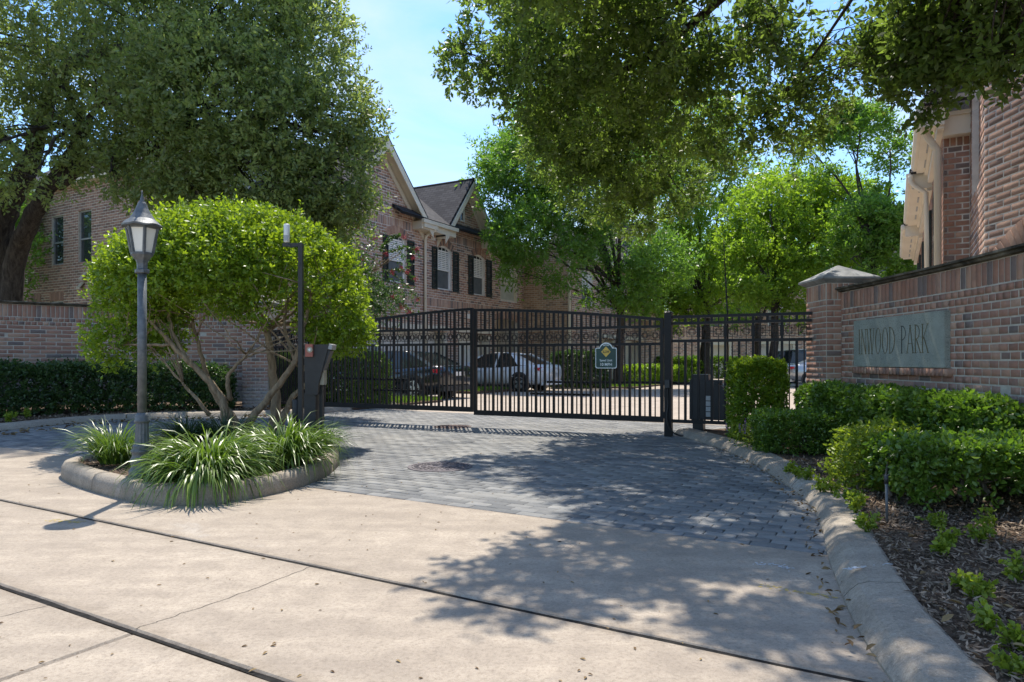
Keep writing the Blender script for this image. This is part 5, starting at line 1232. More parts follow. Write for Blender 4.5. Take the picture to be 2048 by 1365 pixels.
for t in (2.2, 6.5, 11): rw.append((t, t + 1.4, 2.6, 4.3, .15))
facade(hr, QP, 0, 15, 0, RH, rw, 'brick_red', 'mortar_pale', .092, .27, singles=150)
for h in rw: window(hr, QP, h, depth=.1); shutter(hr, QP, h[0] - .5, h[0] - .06, h[2], h[3]); shutter(hr, QP, h[1] + .06, h[1] + .5, h[2], h[3])
def eave(t0, t1, z, out):
    tm, L = (t0 + t1) / 2, t1 - t0; Z = (0, 0, 1)
    MB().obox(QP.p(tm, z - .05, out / 2), QP.D3, QP.N3, Z, L, out, .05).build('soffit', 'cream', hr)
    v = MB(); t = t0 + .5
    while t < t1 - .8: v.obox(QP.p(t + .3, z - .078, out * .62), QP.D3, QP.N3, Z, .6, .035, .008); t += 1.1
    v.build('soffit_vent', 'grey_metal', hr)['kind'] = 'stuff'
    MB().obox(QP.p(tm, z - .19, .05), QP.D3, QP.N3, Z, L, .09, .20).build('frieze_board', 'cream', hr); MB().obox(QP.p(tm, z - .105, .125), QP.D3, QP.N3, Z, L, .055, .06).build('crown_moulding', 'cream', hr)
    MB().obox(QP.p(tm, z + .02, out + .018), QP.D3, QP.N3, Z, L, .034, .19).build('fascia', 'cream', hr)
    g_ = MB(); pr = [(out + .036, z - .03), (out + .085, z - .03), (out + .13, z + .03), (out + .135, z + .10), (out + .036, z + .11)]; g_.prism([QP.p(t0 - .04, b, a) for a, b in pr], QP.D3 * (L + .04)); g_.build('gutter', 'cream', hr)
    e = MB(); e.prism([QP.p(t0, b, a) for a, b in ((0, z - .24), (out + .03, z - .24), (out + .03, z + .1), (0, z + .1))], -QP.D3 * .035); e.build('eave_end', 'cream', hr)
    slab_roof(hr, QP.p(t0 - .05, z + .1, out + .02), QP.p(t1, z + .1, out + .02), QP.p(t1, z + 3.4, -4), QP.p(t0 + 1.2, z + 3.4, -4))
    slab_roof(hr, QP.p(t0 - .12, z + .06, out + .06), QP.p(t0 - .12, z + .06, -.3), QP.p(t0 + .5, z + .72, -.3), QP.p(t0 + .35, z + .55, out - .1), th=.05)
eave(-.35, 3.4, RH + .06, .26); eave(3.6, 9.0, RH - .06, .34); eave(9.2, 15.4, RH - .16, .40)
dw = [QP.p(3.5, RH - .02, .40), QP.p(3.52, RH - .2, .36), QP.p(3.55, RH - .4, .12)]; MB().tube(spline(dw, 5) + [QP.p(3.55, .3, .08)], .045, 8).build('downspout', 'cream', hr, True)
# gable-like eave over the bay and its cornice return
MB().obox(RP.p(.17, RH - .16, .10), RP.D3, RP.N3, (0, 0, 1), .40, .2, .3).build('eave_return', 'cream', hr); MB().obox(RP.p(.17, RH + .02, .12), RP.D3, RP.N3, (0, 0, 1), .44, .24, .06).build('eave_cap', 'cream', hr)
dsp = [QP.p(-.30, RH + .06, .33), QP.p(-.28, RH - .12, .31), QP.p(-.14, RH - .28, .22), QP.p(-.06, RH - .5, .08)]
MB().tube(spline(dsp, 6) + [QP.p(-.06, .3, .08)], .055, 10).build('downspout', 'cream', hr, True)
slab_roof(hr, DP.p(-.5, 8.6, .45), DP.p(7.5, 8.6, .45), DP.p(7.5, 11.5, -4), DP.p(-.5, 11.5, -4)); MB().obox(DP.p(3.5, 8.5, .22), DP.D3, DP.N3, (0, 0, 1), 7.8, .44, .2).build('soffit', 'cream', hr)

# ================================================================== CARS
def car(name, label, loc, ang, paint, suv=False, group='parked cars behind the gate'):
    root = bpy.data.objects.new(name, None); COL.objects.link(root); tag(root, label, 'car', group)
    H = 1.72 if suv else 1.45; bz_ = 1.02 if suv else .92
    if suv: prof = [(-2.36, .50, .98, .80), (-2.30, .32, 1.04, .90), (-1.9, .26, 1.05, .93), (-1.0, .24, 1.04, .94), (0, .24, 1.02, .94), (.9, .24, 1.00, .94), (1.5, .26, .98, .92), (2.1, .32, .88, .86), (2.34, .44, .74, .68)]
    else: prof = [(-2.42, .52, .90, .70), (-2.34, .34, .99, .84), (-2.0, .27, 1.01, .90), (-1.5, .24, .99, .91), (-.6, .22, .93, .92), (.3, .22, .91, .92), (1.0, .22, .91, .915), (1.6, .25, .85, .89), (2.15, .30, .74, .80), (2.4, .42, .62, .58)]
    mb = MB(); rings = []
    for x, b, h, w in prof:
        half = [(w * .80, b), (w * .96, b + .10), (w, b + (h - b) * .45), (w * .985, b + (h - b) * .72), (w * .93, h - .04), (w * .80, h), (w * .4, h + .015)]
        rings.append([(x, y, z) for y, z in half] + [(x, -y, z) for y, z in reversed(half)])
    n = len(rings[0])
    for r in rings: mb.v += r
    for i in range(len(rings) - 1):
        for k in range(n): k2 = (k + 1) % n; mb.f.append((i * n + k, i * n + k2, (i + 1) * n + k2, (i + 1) * n + k))
    mb.f.append(tuple(reversed(range(n)))); mb.f.append(tuple((len(rings) - 1) * n + k for k in range(n))); body = mb.build('body', paint, root, True)
    # greenhouse: stations (x, z, half width at that height)
    if suv: base = [(-2.28, .80), (-1.2, .86), (.2, .86), (1.15, .80)]; roof = [(-2.05, H - .10, .62), (-1.2, H, .66), (-.1, H, .66), (.35, H - .10, .62)]
    else: base = [(-1.98, .74), (-1.0, .85), (.3, .86), (1.28, .78)]; roof = [(-1.12, H - .06, .58), (-.7, H, .61), (-.1, H, .61), (.42, H - .09, .57)]
    zb = [next(h for x, b, h, w in [min(prof, key=lambda q: abs(q[0] - bx))]) - .01 for bx, _ in base]
    g_ = MB()
    for (bx, bw), bzz, (rx, rz_, rw_) in zip(base, zb, roof): g_.v += [(bx, bw, bzz), (rx, rw_, rz_), (rx, -rw_, rz_), (bx, -bw, bzz)]
    for i in range(3):
        for k in range(3): g_.f.append((i * 4 + k, i * 4 + k + 1, (i + 1) * 4 + k + 1, (i + 1) * 4 + k))
    g_.f.append((0, 1, 2, 3)); g_.f.append((15, 14, 13, 12)); g_.build('windows', 'car_glass', root)
    r_ = MB()
    for (rx, rz_, rw_) in roof: r_.v += [(rx, rw_ + .025, rz_ - .035), (rx, rw_ * .7, rz_ + .02), (rx, -rw_ * .7, rz_ + .02), (rx, -rw_ - .025, rz_ - .035)]
    for i in range(3):
        for k in range(3): r_.f.append((i * 4 + k, i * 4 + k + 1, (i + 1) * 4 + k + 1, (i + 1) * 4 + k))
        r_.f.append((i * 4 + 3, i * 4, (i + 1) * 4, (i + 1) * 4 + 3))
    r_.f.append((3, 2, 1, 0)); r_.f.append((12, 13, 14, 15)); r_.build('roof', paint, root, True)
    p_ = MB()
    for s in (-1, 1):
        for i, w in ((0, .13), (3, .06)): p_.bar((base[i][0] + .05 * (1 if i == 0 else -1), s * (base[i][1] + .006), zb[i]), (roof[i][0] + .05 * (1 if i == 0 else -1), s * (roof[i][2] + .012), roof[i][1]), w, .04, (0, s, 0))
        p_.bar((-.35, s * (.86 + .004), zb[1] - .03), (-.42, s * (.61 if not suv else .66) + s * .016, H - .02), .07, .03, (0, s, 0))
    if not suv:
        for s in (-1, 1): p_.v += []; b0 = len(p_.v); p_.v += [(-1.98, s * .75, zb[0] - .02), (-1.32, s * .84, zb[0] - .02), (-.92, s * .625, H - .05), (-1.14, s * .60, H - .08), (-1.98, s * .70, zb[0] - .02), (-1.32, s * .79, zb[0] - .02), (-.92, s * .58, H - .05), (-1.14, s * .55, H - .08)]; p_.f += [tuple(b0 + i for i in f) for f in ((0, 1, 2, 3), (7, 6, 5, 4), (0, 4, 5, 1), (1, 5, 6, 2), (2, 6, 7, 3), (3, 7, 4, 0))]
    p_.build('pillars', paint, root)
    wr = .36 if suv else .335
    for x in (-1.42, 1.38):
        for s in (-1, 1):
            wv = .93 if suv else .905
            a = MB(); a.tube([(x, s * (wv - .25), wr + .02), (x, s * (wv + .008), wr + .02)], wr + .055, 28); a.build('wheel_arch', 'plastic_black', root)
            t_ = MB(); t_.tube([(x, s * (wv - .2), wr), (x, s * (wv - .01), wr), (x, s * (wv + .02), wr), (x, s * (wv + .022), wr)], [wr - .01, wr, wr - .02, wr * .66], 30); w_ = t_.build('wheel', 'tyre', root, True)
            r2 = MB(); r2.tube([(x, s * (wv + .012), wr), (x, s * (wv + .026), wr)], wr * .66, 26); r2.build('rim', 'plastic_black', w_)
            sp2 = MB()
            for k in range(5):
                a_ = 2 * math.pi * k / 5 + .3
                for da in (-.14, .14): d = Vector((math.cos(a_ + da), 0, math.sin(a_ + da))); sp2.bar(Vector((x, s * (wv + .034), wr)) + d * .03, Vector((x, s * (wv + .032), wr)) + d * wr * .63, .04, .02, (0, 1, 0))
            sp2.tube([(x, s * (wv + .026), wr), (x, s * (wv + .045), wr)], .06, 12)
            nn = 30; R0, R1 = wr * .60, wr * .67
            for k in range(nn):
                c0_, c1_ = (Vector((math.cos(2 * math.pi * q / nn), 0, math.sin(2 * math.pi * q / nn))) for q in (k, k + 1)); o = Vector((x, s * (wv + .030), wr)); sp2.quad(o + c0_ * R0, o + c1_ * R0, o + c1_ * R1, o + c0_ * R1)
            sp2.build('spokes', 'rim', w_)
    for s in (-1, 1):
        tl = MB(); z1 = .93 if not suv else 1.05; z2 = .76 if not suv else .80
        tl.prism([(-2.395, s * .48, z1 - .03), (-2.36, s * .78, z1 - .02), (-2.10, s * .915, z1 - .035), (-2.15, s * .92, z2 + .05), (-2.37, s * .82, z2), (-2.42, s * .50, z2 + .03)] if True else [], (.05, s * .0, .0)); tl.build('tail_light', 'tail_light', root)
        hl = MB(); hl.prism([(2.05, s * .80, .66), (2.33, s * .55, .62), (2.36, s * .55, .52), (2.10, s * .82, .55)], (.03, s * .03, 0)); hl.build('headlight', 'rim', root)
        m_ = MB(); m_.obox((.78, s * 1.0, bz_ + .06), (1, 0, 0), (0, 1, 0), (0, 0, 1), .12, .2, .13); m_.build('mirror', paint, root)
        for x in (-.75, .35): MB().obox((x, s * (.945 if suv else .925), bz_ - .14), (1, 0, 0), (0, 1, 0), (0, 0, 1), .2, .03, .035).build('door_handle', paint, root)
        sk = MB(); sk.box((-1.0, s * .80, .16), (.98, s * .915, .24)); sk.build('sill', 'plastic_black', root)
    MB().box((-2.46, -.26, .70), (-2.425, .26, .82)).build('licence_plate', 'plastic_white', root); b2 = MB(); b2.box((-2.40, -.72, .25), (-2.2, .72, .40)); b2.build('bumper', 'plastic_black' if suv or paint == 'car_black' else paint, root)
    root.location = (loc[0], loc[1], 0); root.rotation_euler = (0, 0, ang); return root
fwd_l = math.atan2(-N2.y, -N2.x); fwd_r = math.atan2(N2.y, N2.x)
car('sedan', 'dark blue black sedan parked tail out behind the gate', cs(-13.95, tB - 4.3), fwd_l, 'car_black'); car('sedan', 'white sedan parked tail out behind the gate', cs(-13.6, tB + 1.6), fwd_l, 'car_white')
pr_ = Vector((.406 * 30.2, 30.2, 0)) + Vector((N2.x, N2.y, 0)) * 2.4; car('sedan', 'silver car with red tail light beside the brick pillar', pr_, fwd_r, 'car_silver')
ps_ = Vector((.380 * 36, 36, 0)) + Vector((N2.x, N2.y, 0)) * 2.35; car('sport_utility_vehicle', 'white tall car behind the silver car', ps_, fwd_r, 'car_white', True)

# ================================================================== HEDGES AND SHRUBS
hedge('box_hedge', 'block-clipped bright green shrub in front of the fence panel', (3.36, 9.38, .05), 0, (-.33, -.25, .06), (.33, .25, 1.10), 3600, 'leaf_topiary', .040, .022, 7, .05, .02, 31, stems=6, bare=.25, oval=False)
hedge('laurel_hedge', 'glossy dark hedge at the foot of the sign wall', (3.98, 7.25, .05), math.pi / 2, (-1.75, -.24, .10), (1.70, .30, .76), 5600, 'leaf_hedge', .054, .027, 7, .06, .03, 32, stems=14, bare=.5, oval=False)
hedge('low_hedge', 'low clipped hedge between the block shrub and the floodlight', (3.28, 8.05, .05), math.radians(-8), (-.36, -.36, .05), (.42, .36, .46), 3000, 'leaf_hedge', .034, .018, 7, .06, .03, 33, stems=8, oval=False)
hedge('indian_hawthorn_hedge', 'front clipped hedge with bare grey stems showing at its foot', (3.50, 5.02, .05), math.radians(-4), (-.70, -.42, .12), (1.1, .45, .50), 4000, 'leaf_hedge', .046, .026, 6, .04, .012, 34, stems=10, sr=.013, bare=.85)
hedge('young_shrub', 'light green feathery shrub at the end of the front hedge', (3.06, 5.75, .05), 0, (-.20, -.28, .02), (.22, .30, .46), 700, 'leaf_lime', .045, .02, 7, .10, .06, 35, stems=5, cat='shrub')
def path_hedge(label, pts, wdt, z0, z1, nclu, leaf, ll, lw, seed, m=7, tl=.12, name='hedge'):
    f, Lp = path_frames(spline([Vector((a, b, 0)) for a, b in pts], 6)); root = thing(name, label, 'hedge', (*pts[len(pts) // 2], 0))
    P, A = box_surface(nclu, (0, -wdt / 2, z0), (Lp, wdt / 2, z1), .07, .16, seed); Q = P.copy(); B_ = A.copy()
    for i in range(len(P)):
        p, d = f(P[i, 0]); Q[i, 0] = p.x + d.y * P[i, 1]; Q[i, 1] = p.y - d.x * P[i, 1]; B_[i, 0] = d.x * A[i, 0] + d.y * A[i, 1]; B_[i, 1] = d.y * A[i, 0] - d.x * A[i, 1]
    B, D, ci, _, _ = sprays(Q, B_, m, tl, ll, .55, .25); t = np.clip(.4 * rng.random(len(Q))[ci] + .5 * rng.random(len(B)), 0, 1); sz = .7 + .6 * rng.random(len(B))
    leafmesh('foliage', B, D, ll * sz, lw * sz, leaf, t, root); st = MB(); s = .2
    while s < Lp:
        p, d = f(s); b = Vector((p.x, p.y, z0 - .05)); limb(st, [b, b + Vector((rng.normal(0, .08), rng.normal(0, .08), (z1 - z0) * .4)), b + Vector((rng.normal(0, .2), rng.normal(0, .2), (z1 - z0) * .8))], .016, .008, 5, 3); s += .35
    st.build('stems', 'bark_grey', root, True)
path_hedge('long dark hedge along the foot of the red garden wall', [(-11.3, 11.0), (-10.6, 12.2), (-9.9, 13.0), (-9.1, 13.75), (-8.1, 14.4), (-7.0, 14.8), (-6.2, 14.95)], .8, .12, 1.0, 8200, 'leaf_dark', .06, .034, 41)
path_hedge('leafy hedge inside the gate behind the keypad pedestal', [(-6.6, 17.3), (-5.2, 17.2), (-3.15, 16.9)], 1.0, .05, 1.25, 4000, 'leaf_hedge', .07, .036, 42)
path_hedge('shrubs behind the fence panel under the clipped tree', [(-5.7, 16.2), (-4.6, 15.9)], .7, .05, 1.15, 1500, 'leaf_hedge', .07, .034, 43)
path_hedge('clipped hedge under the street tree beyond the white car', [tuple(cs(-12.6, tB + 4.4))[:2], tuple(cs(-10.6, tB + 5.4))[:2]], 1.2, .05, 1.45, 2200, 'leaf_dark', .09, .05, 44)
path_hedge('sunlit low hedge in front of the second house garages', [tuple(cs(-11.4, tB + 9.2))[:2], tuple(cs(-8.9, tB + 11.5))[:2]], .9, .05, .85, 1700, 'leaf_bright', .09, .05, 45)
path_hedge('far dark shrubs along the end of the street', [(8.5, 44), (11.5, 45), (15, 44)], 1.6, .05, 1.3, 2400, 'leaf_hedge', .13, .07, 46)
path_hedge('pale shrub row left of the far tree trunk', [(9.3, 40), (11.2, 40.4)], 1.2, .05, 1.1, 1200, 'leaf_bright', .11, .06, 47)
# seedlings, salvia
ORD = 'first second third fourth fifth sixth seventh eighth ninth tenth eleventh'.split()
def sprig(c, h, n, label, leaf='leaf_lime', ll=.045, group='lime green sprigs in the mulch'):
    root = thing('seedling', label, 'plant', c, group); P = []; A = []
    st = MB()
    for k in range(n):
        d = Vector((random.gauss(0, .45), random.gauss(0, .45), 1)).normalized(); e = Vector(c) + d * h * .8 * (.5 + .6 * random.random()); st.tube([Vector(c), e], [.003, .0015], 4)
        for s in (.35, .55, .75, .9): P.append(tuple(Vector(c).lerp(e, s))); A.append(tuple(d))
    st.build('stems', 'leaf_lime', root); P, A = np.array(P), np.array(A); ll *= .62; B, D, ci, _, _ = sprays(P, A, 5, .035, ll, .7, .1)
    sz = .7 + .7 * rng.random(len(B)); leafmesh('foliage', B, D, ll * sz, ll * .62 * sz, leaf, rng.random(len(B)), root, True)
for k, (px, py, h) in enumerate(((1580, 945, .1), (1590, 955, .12), (1612, 962, .12), (1640, 985, .14), (1665, 990, .14), (1700, 1010, .16), (1712, 1030, .16), (1735, 1070, .15))):
    sprig(gp(px, py, .09), h, 7, 'lime green sprig at the inner kerb edge, %s from the fence' % ORD[k], group='sprigs along the kerb edge')
for k, (px, py, h) in enumerate(((1870, 1060, .12), (1985, 1075, .2), (1960, 1085, .14), (1900, 1095, .12), (1880, 1110, .08), (2040, 1165, .16), (1930, 1185, .12), (1955, 1205, .13), (1975, 1265, .1), (2030, 1300, .09), (2025, 1355, .09))):
    sprig(gp(px, py, .09), h, 6, 'lime green sprig in the open brown mulch, %s counting down from the front hedge' % ORD[k])
for k, (px, py, h) in enumerate(((20, 846, .2), (55, 838, .22), (105, 826, .2), (160, 824, .22), (215, 822, .2), (255, 822, .18))): sprig(gp(px, py, .09), h, 8, 'pale green sprig below the long dark hedge, %s from the picture edge' % ORD[k], ll=.07, group='sprigs under the long hedge')
sv = gp(1520, 895, .09); root = thing('salvia_plant', 'pale green salvia with small purple flower spikes at the kerb', 'plant', sv)
P = np.array([(sv.x + random.gauss(0, .16), sv.y + random.gauss(0, .2), .1 + .22 * random.random()) for _ in range(260)]); A = np.tile([[0, 0, 1.]], (260, 1)); B, D, ci, _, _ = sprays(P, A, 6, .07, .035, .5, .4); leafmesh('foliage', B, D, .035, .014, 'leaf_lime', rng.random(len(B)), root, True)
P = np.array([(sv.x - .12 + random.gauss(0, .08), sv.y + .12 + random.gauss(0, .1), .26) for _ in range(9)]); A = np.tile([[0, 0, 1.]], (9, 1)); B, D, ci, _, _ = sprays(P, A, 26, .12, .012, .2, .6); leafmesh('flower_spikes', B, D, .014, .012, 'purple_flower', rng.random(len(B)), root, True)
# garden fittings
fl = gp(1702, 912, .1); fo = thing('floodlight', 'small grey ground floodlight in the mulch beside the low hedge', 'floodlight', fl)
MB().obox(fl + Vector((0, 0, .06)), Vector((.9, -.43, 0)), Vector((.35, .75, .55)).normalized(), Vector((-.24, -.5, .83)).normalized(), .11, .13, .035).build('head', 'grey_metal', fo); MB().tube([fl - Vector((0, 0, .02)), fl + Vector((0, 0, .05))], .015, 8).build('stake', 'plastic_black', fo)
sk = gp(1774, 1045, .09); so = thing('irrigation_riser', 'thin dark sprinkler riser at the corner of the front hedge', 'sprinkler', sk)
MB().tube([sk - Vector((0, 0, .02)), sk + Vector((-.005, 0, .26))], .009, 8).build('pipe', 'lamp_metal', so, True); MB().tube([sk + Vector((-.005, 0, .255)), sk + Vector((-.006, 0, .31))], .013, 10).build('nozzle', 'plastic_black', so, True)
gb = at(748, 712, 17.6); gq = thing('utility_board', 'grey ribbed board on a dark post behind the gate', 'utility board', (gb.x, gb.y, 0)); 
for k in range(5): MB().box((gb.x - .22 + k * .09, gb.y - .03, gb.z - .24), (gb.x - .22 + k * .09 + .075, gb.y + .03, gb.z + .24 - (.05 if k in (0, 4) else 0))).build('board', 'grey_metal', gq)
MB().box((gb.x - .03, gb.y + .035, 0), (gb.x + .03, gb.y + .09, gb.z + .1)).build('post', 'plastic_black', gq)

# ================================================================== TREES
L_ = lambda px, py, Y, r, ry=None, rz=None: (at(px, py, Y), (r, ry or r, rz or r * .8))
oak_l = [L_(60, 80, 16, 2.4), L_(260, 40, 16, 2.4), L_(450, 30, 16, 2.2), L_(600, 110, 16.5, 1.5), L_(420, 200, 15, 1.9), L_(200, 200, 15, 1.9), L_(40, 270, 14.5, 1.5), L_(590, 260, 15.5, 1.35), L_(330, 310, 14.8, 1.4),
         L_(510, 345, 15, 1.15), L_(680, 215, 16, .95), L_(70, 355, 14, .7), L_(640, 360, 15.5, .8), L_(220, 345, 14.3, .6), L_(400, 395, 14.6, .7), L_(640, 60, 16.5, .8), L_(715, 300, 16, .5), L_(690, 410, 15.6, .55), L_(735, 250, 16, .42), L_(705, 330, 15.6, .6), L_(742, 300, 16, .38), L_(700, 380, 15.6, .5), L_(725, 400, 15.6, .35), L_(728, 345, 15.8, .45), L_(650, 430, 15.4, .6), L_(300, 390, 14.4, .5), L_(580, 420, 15, .55), L_(600, 455, 15.4, .55), L_(660, 460, 15.8, .55), L_(700, 450, 16, .42), L_(560, 460, 15, .4), L_(520, 430, 15, .45),
         L_(150, -160, 17, 2.4), L_(420, -170, 17, 2.2), L_(-200, 100, 16, 2.6), L_(-150, 330, 14.5, 1.8), L_(560, -70, 17, 1.4)]
bo_ = Vector((-12.3, 16.8, 0))
tree('live_oak', 'big live oak with a dark forked trunk behind the red garden wall', 'tree', bo_, [bo_, bo_ + Vector((.05, -.05, 1.5)), at(12, 540, 16.6), at(5, 440, 16.4), at(60, 330, 16.2)], .40, .24, oak_l, 27000, 12, .34, .112, .048, 'leaf_oak', 'bark_oak', 51, twigs=5000, gate=-.34, freq=1.15, nbr=7,
     extra_trunks=[([at(18, 640, 16.6), at(32, 520, 16.4), at(58, 450, 16.1), at(95, 380, 15.8), at(150, 300, 15.6), at(165, 250, 15.5)], .26, .14), ([at(115, 370, 15.8), at(210, 300, 15.6), at(330, 240, 15.4)], .16, .09), ([at(60, 330, 16.2), at(120, 150, 16), at(230, 100, 15.8), at(330, 118, 15.6)], .2, .08)])
near = [L_(950, 130, 10.6, .55), L_(1010, 50, 10.2, .85), L_(1080, 150, 10.6, .9), L_(1150, 40, 9.2, 1.0), L_(1180, 230, 11, .95), L_(1110, 290, 11.8, .65), L_(1280, 110, 9.4, 1.0), L_(1270, 300, 11.6, .9), L_(1190, 370, 12.2, .7),
        L_(1390, 200, 10, .9), L_(1350, 370, 12, .6), L_(1270, 430, 12.6, .42), L_(1400, 40, 8.4, .9), L_(1500, 120, 9, .75), L_(1490, 270, 10.4, .6), L_(1560, 330, 11, .42), L_(1610, 220, 9.6, .5), L_(1560, 30, 8, .75),
        L_(1680, 60, 8, .65), L_(1770, 130, 8, .5), L_(1820, 50, 7.5, .65), L_(1900, 90, 7, .38), L_(1960, 30, 6.8, .5), L_(1970, 130, 6.8, .18), L_(1850, 190, 7.4, .28), L_(1720, 150, 8, .42), L_(1790, 90, 7.6, .5), L_(1840, 110, 7.3, .36), L_(1930, 120, 6.9, .2), L_(1660, 150, 9, .45), L_(2060, 70, 6.2, .5),
        L_(1180, -130, 7.6, .9), L_(1400, -170, 7.2, .9), L_(1650, -160, 6.8, .9), L_(1060, -90, 6.6, .55), L_(1260, -220, 6.2, .75), L_(1500, -300, 6.2, .8), L_(1900, -150, 6.4, .8), L_(960, -200, 6.2, .45), L_(1300, -420, 5.6, .55), L_(1700, -400, 5.6, .7), L_(2250, -100, 6, 1.0), L_(1500, -600, 5.2, .5)]
bn = Vector((4.6, 3.2, .08))
nroot, nP, nA, nT = tree('shade_oak', 'leafy oak boughs reaching over the drive from the upper right', 'tree', bn, [bn, bn + Vector((-.05, .2, 1.2)), bn + Vector((-.3, .8, 2.6)), bn + Vector((-.6, 1.5, 4.2)), Vector((3.1, 5.6, 6.2))], .24, .10, near, 15500, 12, .22, .085, .040, 'leaf_oak_near', 'bark_oak', 52, twigs=4000, gate=-.34, freq=1.5, nbr=8, up=-.05, jit=.6,
     extra_trunks=[([Vector((3.9, 4.6, 4.0)), at(1750, -70, 7.0), at(1500, -50, 7.8), at(1320, 20, 8.8)], .07, .03), ([at(1500, -50, 7.8), at(1290, 120, 9.4), at(1180, 150, 10), at(1060, 160, 10.6)], .06, .02), ([at(1320, 20, 8.8), at(1270, 200, 10.6), at(1250, 330, 11.6)], .06, .02), ([at(1750, -70, 7.0), at(1620, 120, 8.6), at(1520, 240, 10)], .022, .01)])
def street_tree(label, px, Y, r, lob, leaf, n, seed, name='street_tree', fork=None, gate=-.2, ll=.16, lw=.06, m=12, tl=.45):
    b = Vector(((px - CX) / FPX * Y, Y, 0)); fk = fork or Vector((b.x + .1, b.y, 4.2))
    return tree(name, label, 'tree', b, [b, b + Vector((.03, 0, 1.2)), b.lerp(fk, .6) + Vector((.05, 0, 0)), fk], r, r * .6, lob, n, m, tl, ll, lw, leaf, 'bark_oak', seed, gate=gate, freq=.8, group='street trees behind the gate', nbr=5, up=.1, droop=.15)
street_tree('green street tree with its trunk behind the speed limit sign', 1236, 29.5, .24, [L_(1060, 330, 28, 1.6), L_(1150, 400, 28, 2.0), L_(1060, 470, 27, 1.5), L_(1240, 480, 28, 1.9), L_(1130, 530, 27, 1.2), L_(1250, 570, 28, 1.1), L_(1040, 545, 27, .7), L_(1000, 330, 29, .9), L_(980, 290, 29.5, .6), L_(1330, 520, 29, 1.3), L_(1200, 300, 29, 2.0), L_(1110, 250, 30, 1.5), L_(1290, 600, 28.5, .7), L_(1190, 590, 28, .6), L_(970, 350, 29, .7), L_(1040, 270, 30, 1.2), L_(1000, 400, 28, .8), L_(1080, 200, 31, 1.4), L_(1170, 190, 31, 1.6), L_(1020, 470, 27.5, .8)], 'leaf_elm', 11000, 61)
street_tree('leafy tree past the gate post with a stout dark trunk', 1408, 40, .36, [L_(1330, 420, 40, 2.6), L_(1440, 460, 40, 2.8), L_(1390, 560, 39, 2.2), L_(1310, 590, 39, 1.4), L_(1480, 580, 40, 2.0), L_(1360, 330, 41, 2.6), L_(1460, 360, 42, 2.4), L_(1370, 620, 39, 1.0), L_(1400, 250, 42, 2.6), L_(1300, 300, 41, 2.2), L_(1335, 600, 41, 1.2), L_(1345, 640, 41, .8)], 'leaf_bright', 7500, 62, ll=.2, lw=.085)
street_tree('bright green tree in front of the far row of townhouses', 1545, 34, .26, [L_(1540, 430, 34, 2.2), L_(1620, 480, 34, 2.3), L_(1520, 540, 33, 1.7), L_(1600, 580, 33.5, 1.6), L_(1690, 420, 35, 2.0), L_(1680, 560, 34, 1.7), L_(1580, 390, 35, 1.8), L_(1480, 480, 34, 1.2), L_(1560, 620, 33, .9), L_(1640, 390, 35, 1.6)], 'leaf_bright', 8500, 63, ll=.17, lw=.08)
bt = at(1750, 520, 30); street_tree('tall open-crowned tree behind the pillar with forked bare limbs', 1738, 30, .26, [L_(1720, 260, 31, 1.3), L_(1660, 330, 31, 1.1), L_(1780, 300, 31, 1.2), L_(1790, 400, 30, 1.5), L_(1730, 450, 30, 1.4), L_(1800, 500, 30, 1.3), L_(1700, 520, 30, 1.2), L_(1690, 240, 31.5, .7), L_(1810, 590, 30, .9), L_(1740, 590, 30, .9), L_(1620, 300, 32, .9)], 'leaf_elm', 8000, 64, fork=at(1745, 500, 30), gate=.0, ll=.17, lw=.075)
street_tree('far tree filling the gap over the end of the street', 1640, 52, .3, [L_(1400, 520, 52, 3.2), L_(1550, 500, 52, 3.4), L_(1700, 480, 52, 3.4), L_(1800, 560, 52, 2.8), L_(1480, 600, 51, 2.4), L_(1620, 610, 51, 2.4), L_(1760, 620, 51, 2.2)], 'leaf_elm', 4200, 65, ll=.26, lw=.12)
street_tree('second street tree trunk beside the block-clipped shrub', 1512, 43, .3, [L_(1500, 560, 43, 1.6), L_(1560, 520, 43, 2.0), L_(1450, 540, 43, 1.6)], 'leaf_bright', 1600, 66, ll=.2, lw=.09)
# trees beyond the left end
for k, (px, Y, lob, lb) in enumerate(((-60, 30, [L_(-60, 420, 30, 3.0), L_(20, 520, 29, 1.6), L_(-40, 560, 29, 2.0), L_(10, 440, 30, 1.2)], 'green tree behind the left end of the brick house'),)):
    street_tree(lb, px, Y, .3, lob, 'leaf_elm', 1800, 70 + k, ll=.18, lw=.08)
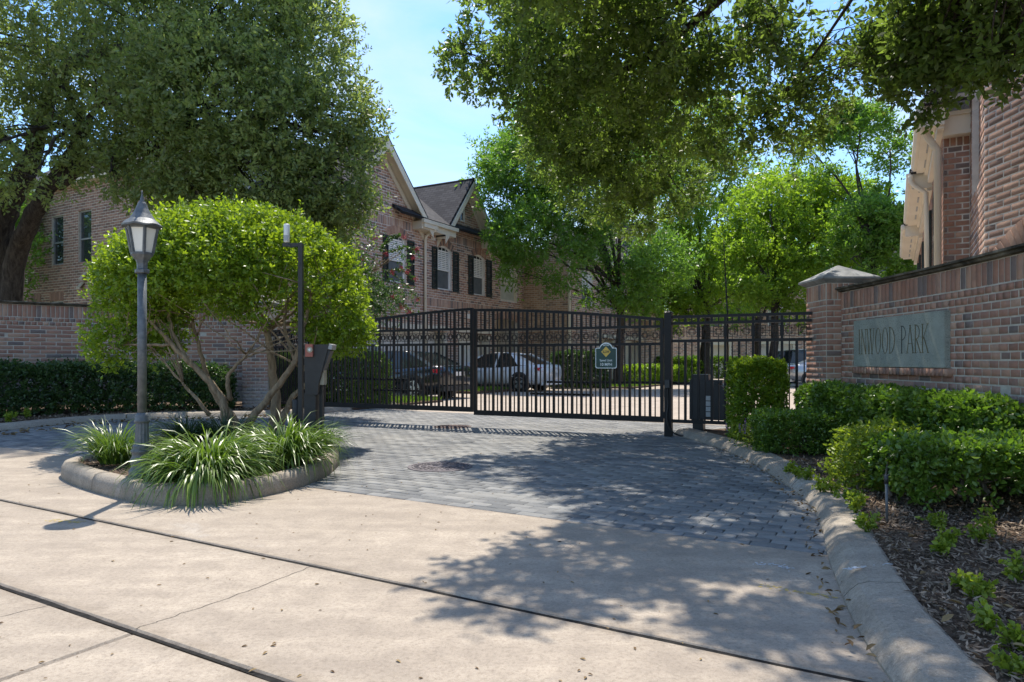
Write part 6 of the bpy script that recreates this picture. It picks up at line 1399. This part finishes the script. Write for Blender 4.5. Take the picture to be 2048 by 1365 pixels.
# crape myrtle with red blossom
cb = Vector((-5.2, 18.2, 0)); cl = [L_(700, 500, 18, 1.0), L_(745, 560, 17.8, .8), L_(715, 590, 17.6, .7), L_(770, 520, 17.8, .55), L_(670, 560, 18, .9), L_(660, 470, 18, .8)]
cr_, cP, cA, cT = tree('crape_myrtle', 'crape myrtle with red blossoms at the corner of the brick house', 'tree', cb, [cb, cb + Vector((.05, 0, .8)), cb + Vector((.2, 0, 1.8)), at(700, 600, 18)], .09, .05, cl, 2000, 14, .6, .075, .04, 'leaf_dark', 'bark_light', 81, gate=-.3, freq=1.5, nbr=8, up=-.2, jit=.6, droop=.5)
sp = MB(); Pl_, Dl_ = [], []; Fp = []
for a, b in (((740, 560), (800, 612)), ((760, 590), (825, 625)), ((770, 540), (838, 600)), ((730, 600), (780, 640)), ((780, 505), (835, 500)), ((760, 500), (800, 470)), ((780, 540), (830, 560))):
    p0, p1 = at(*a, 17.6), at(*b, 17.3); q = spline([p0, p0.lerp(p1, .5) + Vector((0, 0, .10)), p1], 8); sp.tube(q, [.008 - .0004 * i for i in range(len(q))], 5)
    for i in range(1, len(q)):
        for _ in range(5): Pl_.append(tuple(q[i - 1].lerp(q[i], random.random()))); Dl_.append((random.gauss(.2, .6), random.gauss(0, .8), random.gauss(-.2, .7)))
    for _ in range(2): Fp.append(tuple(p1 + Vector((random.gauss(0, .06), random.gauss(0, .06), random.gauss(0, .05)))))
sp.build('arching_twigs', 'bark_light', cr_, True); leafmesh('twig_leaves', np.array(Pl_), np.array(Dl_), .085, .045, 'leaf_dark', rng.random(len(Pl_)) * .8 + .2, cr_, True)
for px, py in ((718, 453), (725, 466), (750, 478), (756, 482), (772, 508), (776, 510), (727, 520), (740, 540), (785, 545), (788, 550), (803, 535), (778, 575), (785, 595), (790, 460), (833, 500), (818, 507), (826, 515), (760, 505), (815, 545), (822, 560)): Fp.append(tuple(at(px, py, 17.3)))
Fp = np.array(Fp)[::2]; n = len(Fp); B = np.repeat(Fp, 60, 0) + rng.normal(0, .034, (n * 60, 3)); D = runit(n * 60); leafmesh('blossom', B, D, .030, .026, 'red_flower', rng.random(n * 60), cr_)

for o in bpy.data.objects:
    if '_o' in o: del o['_o']
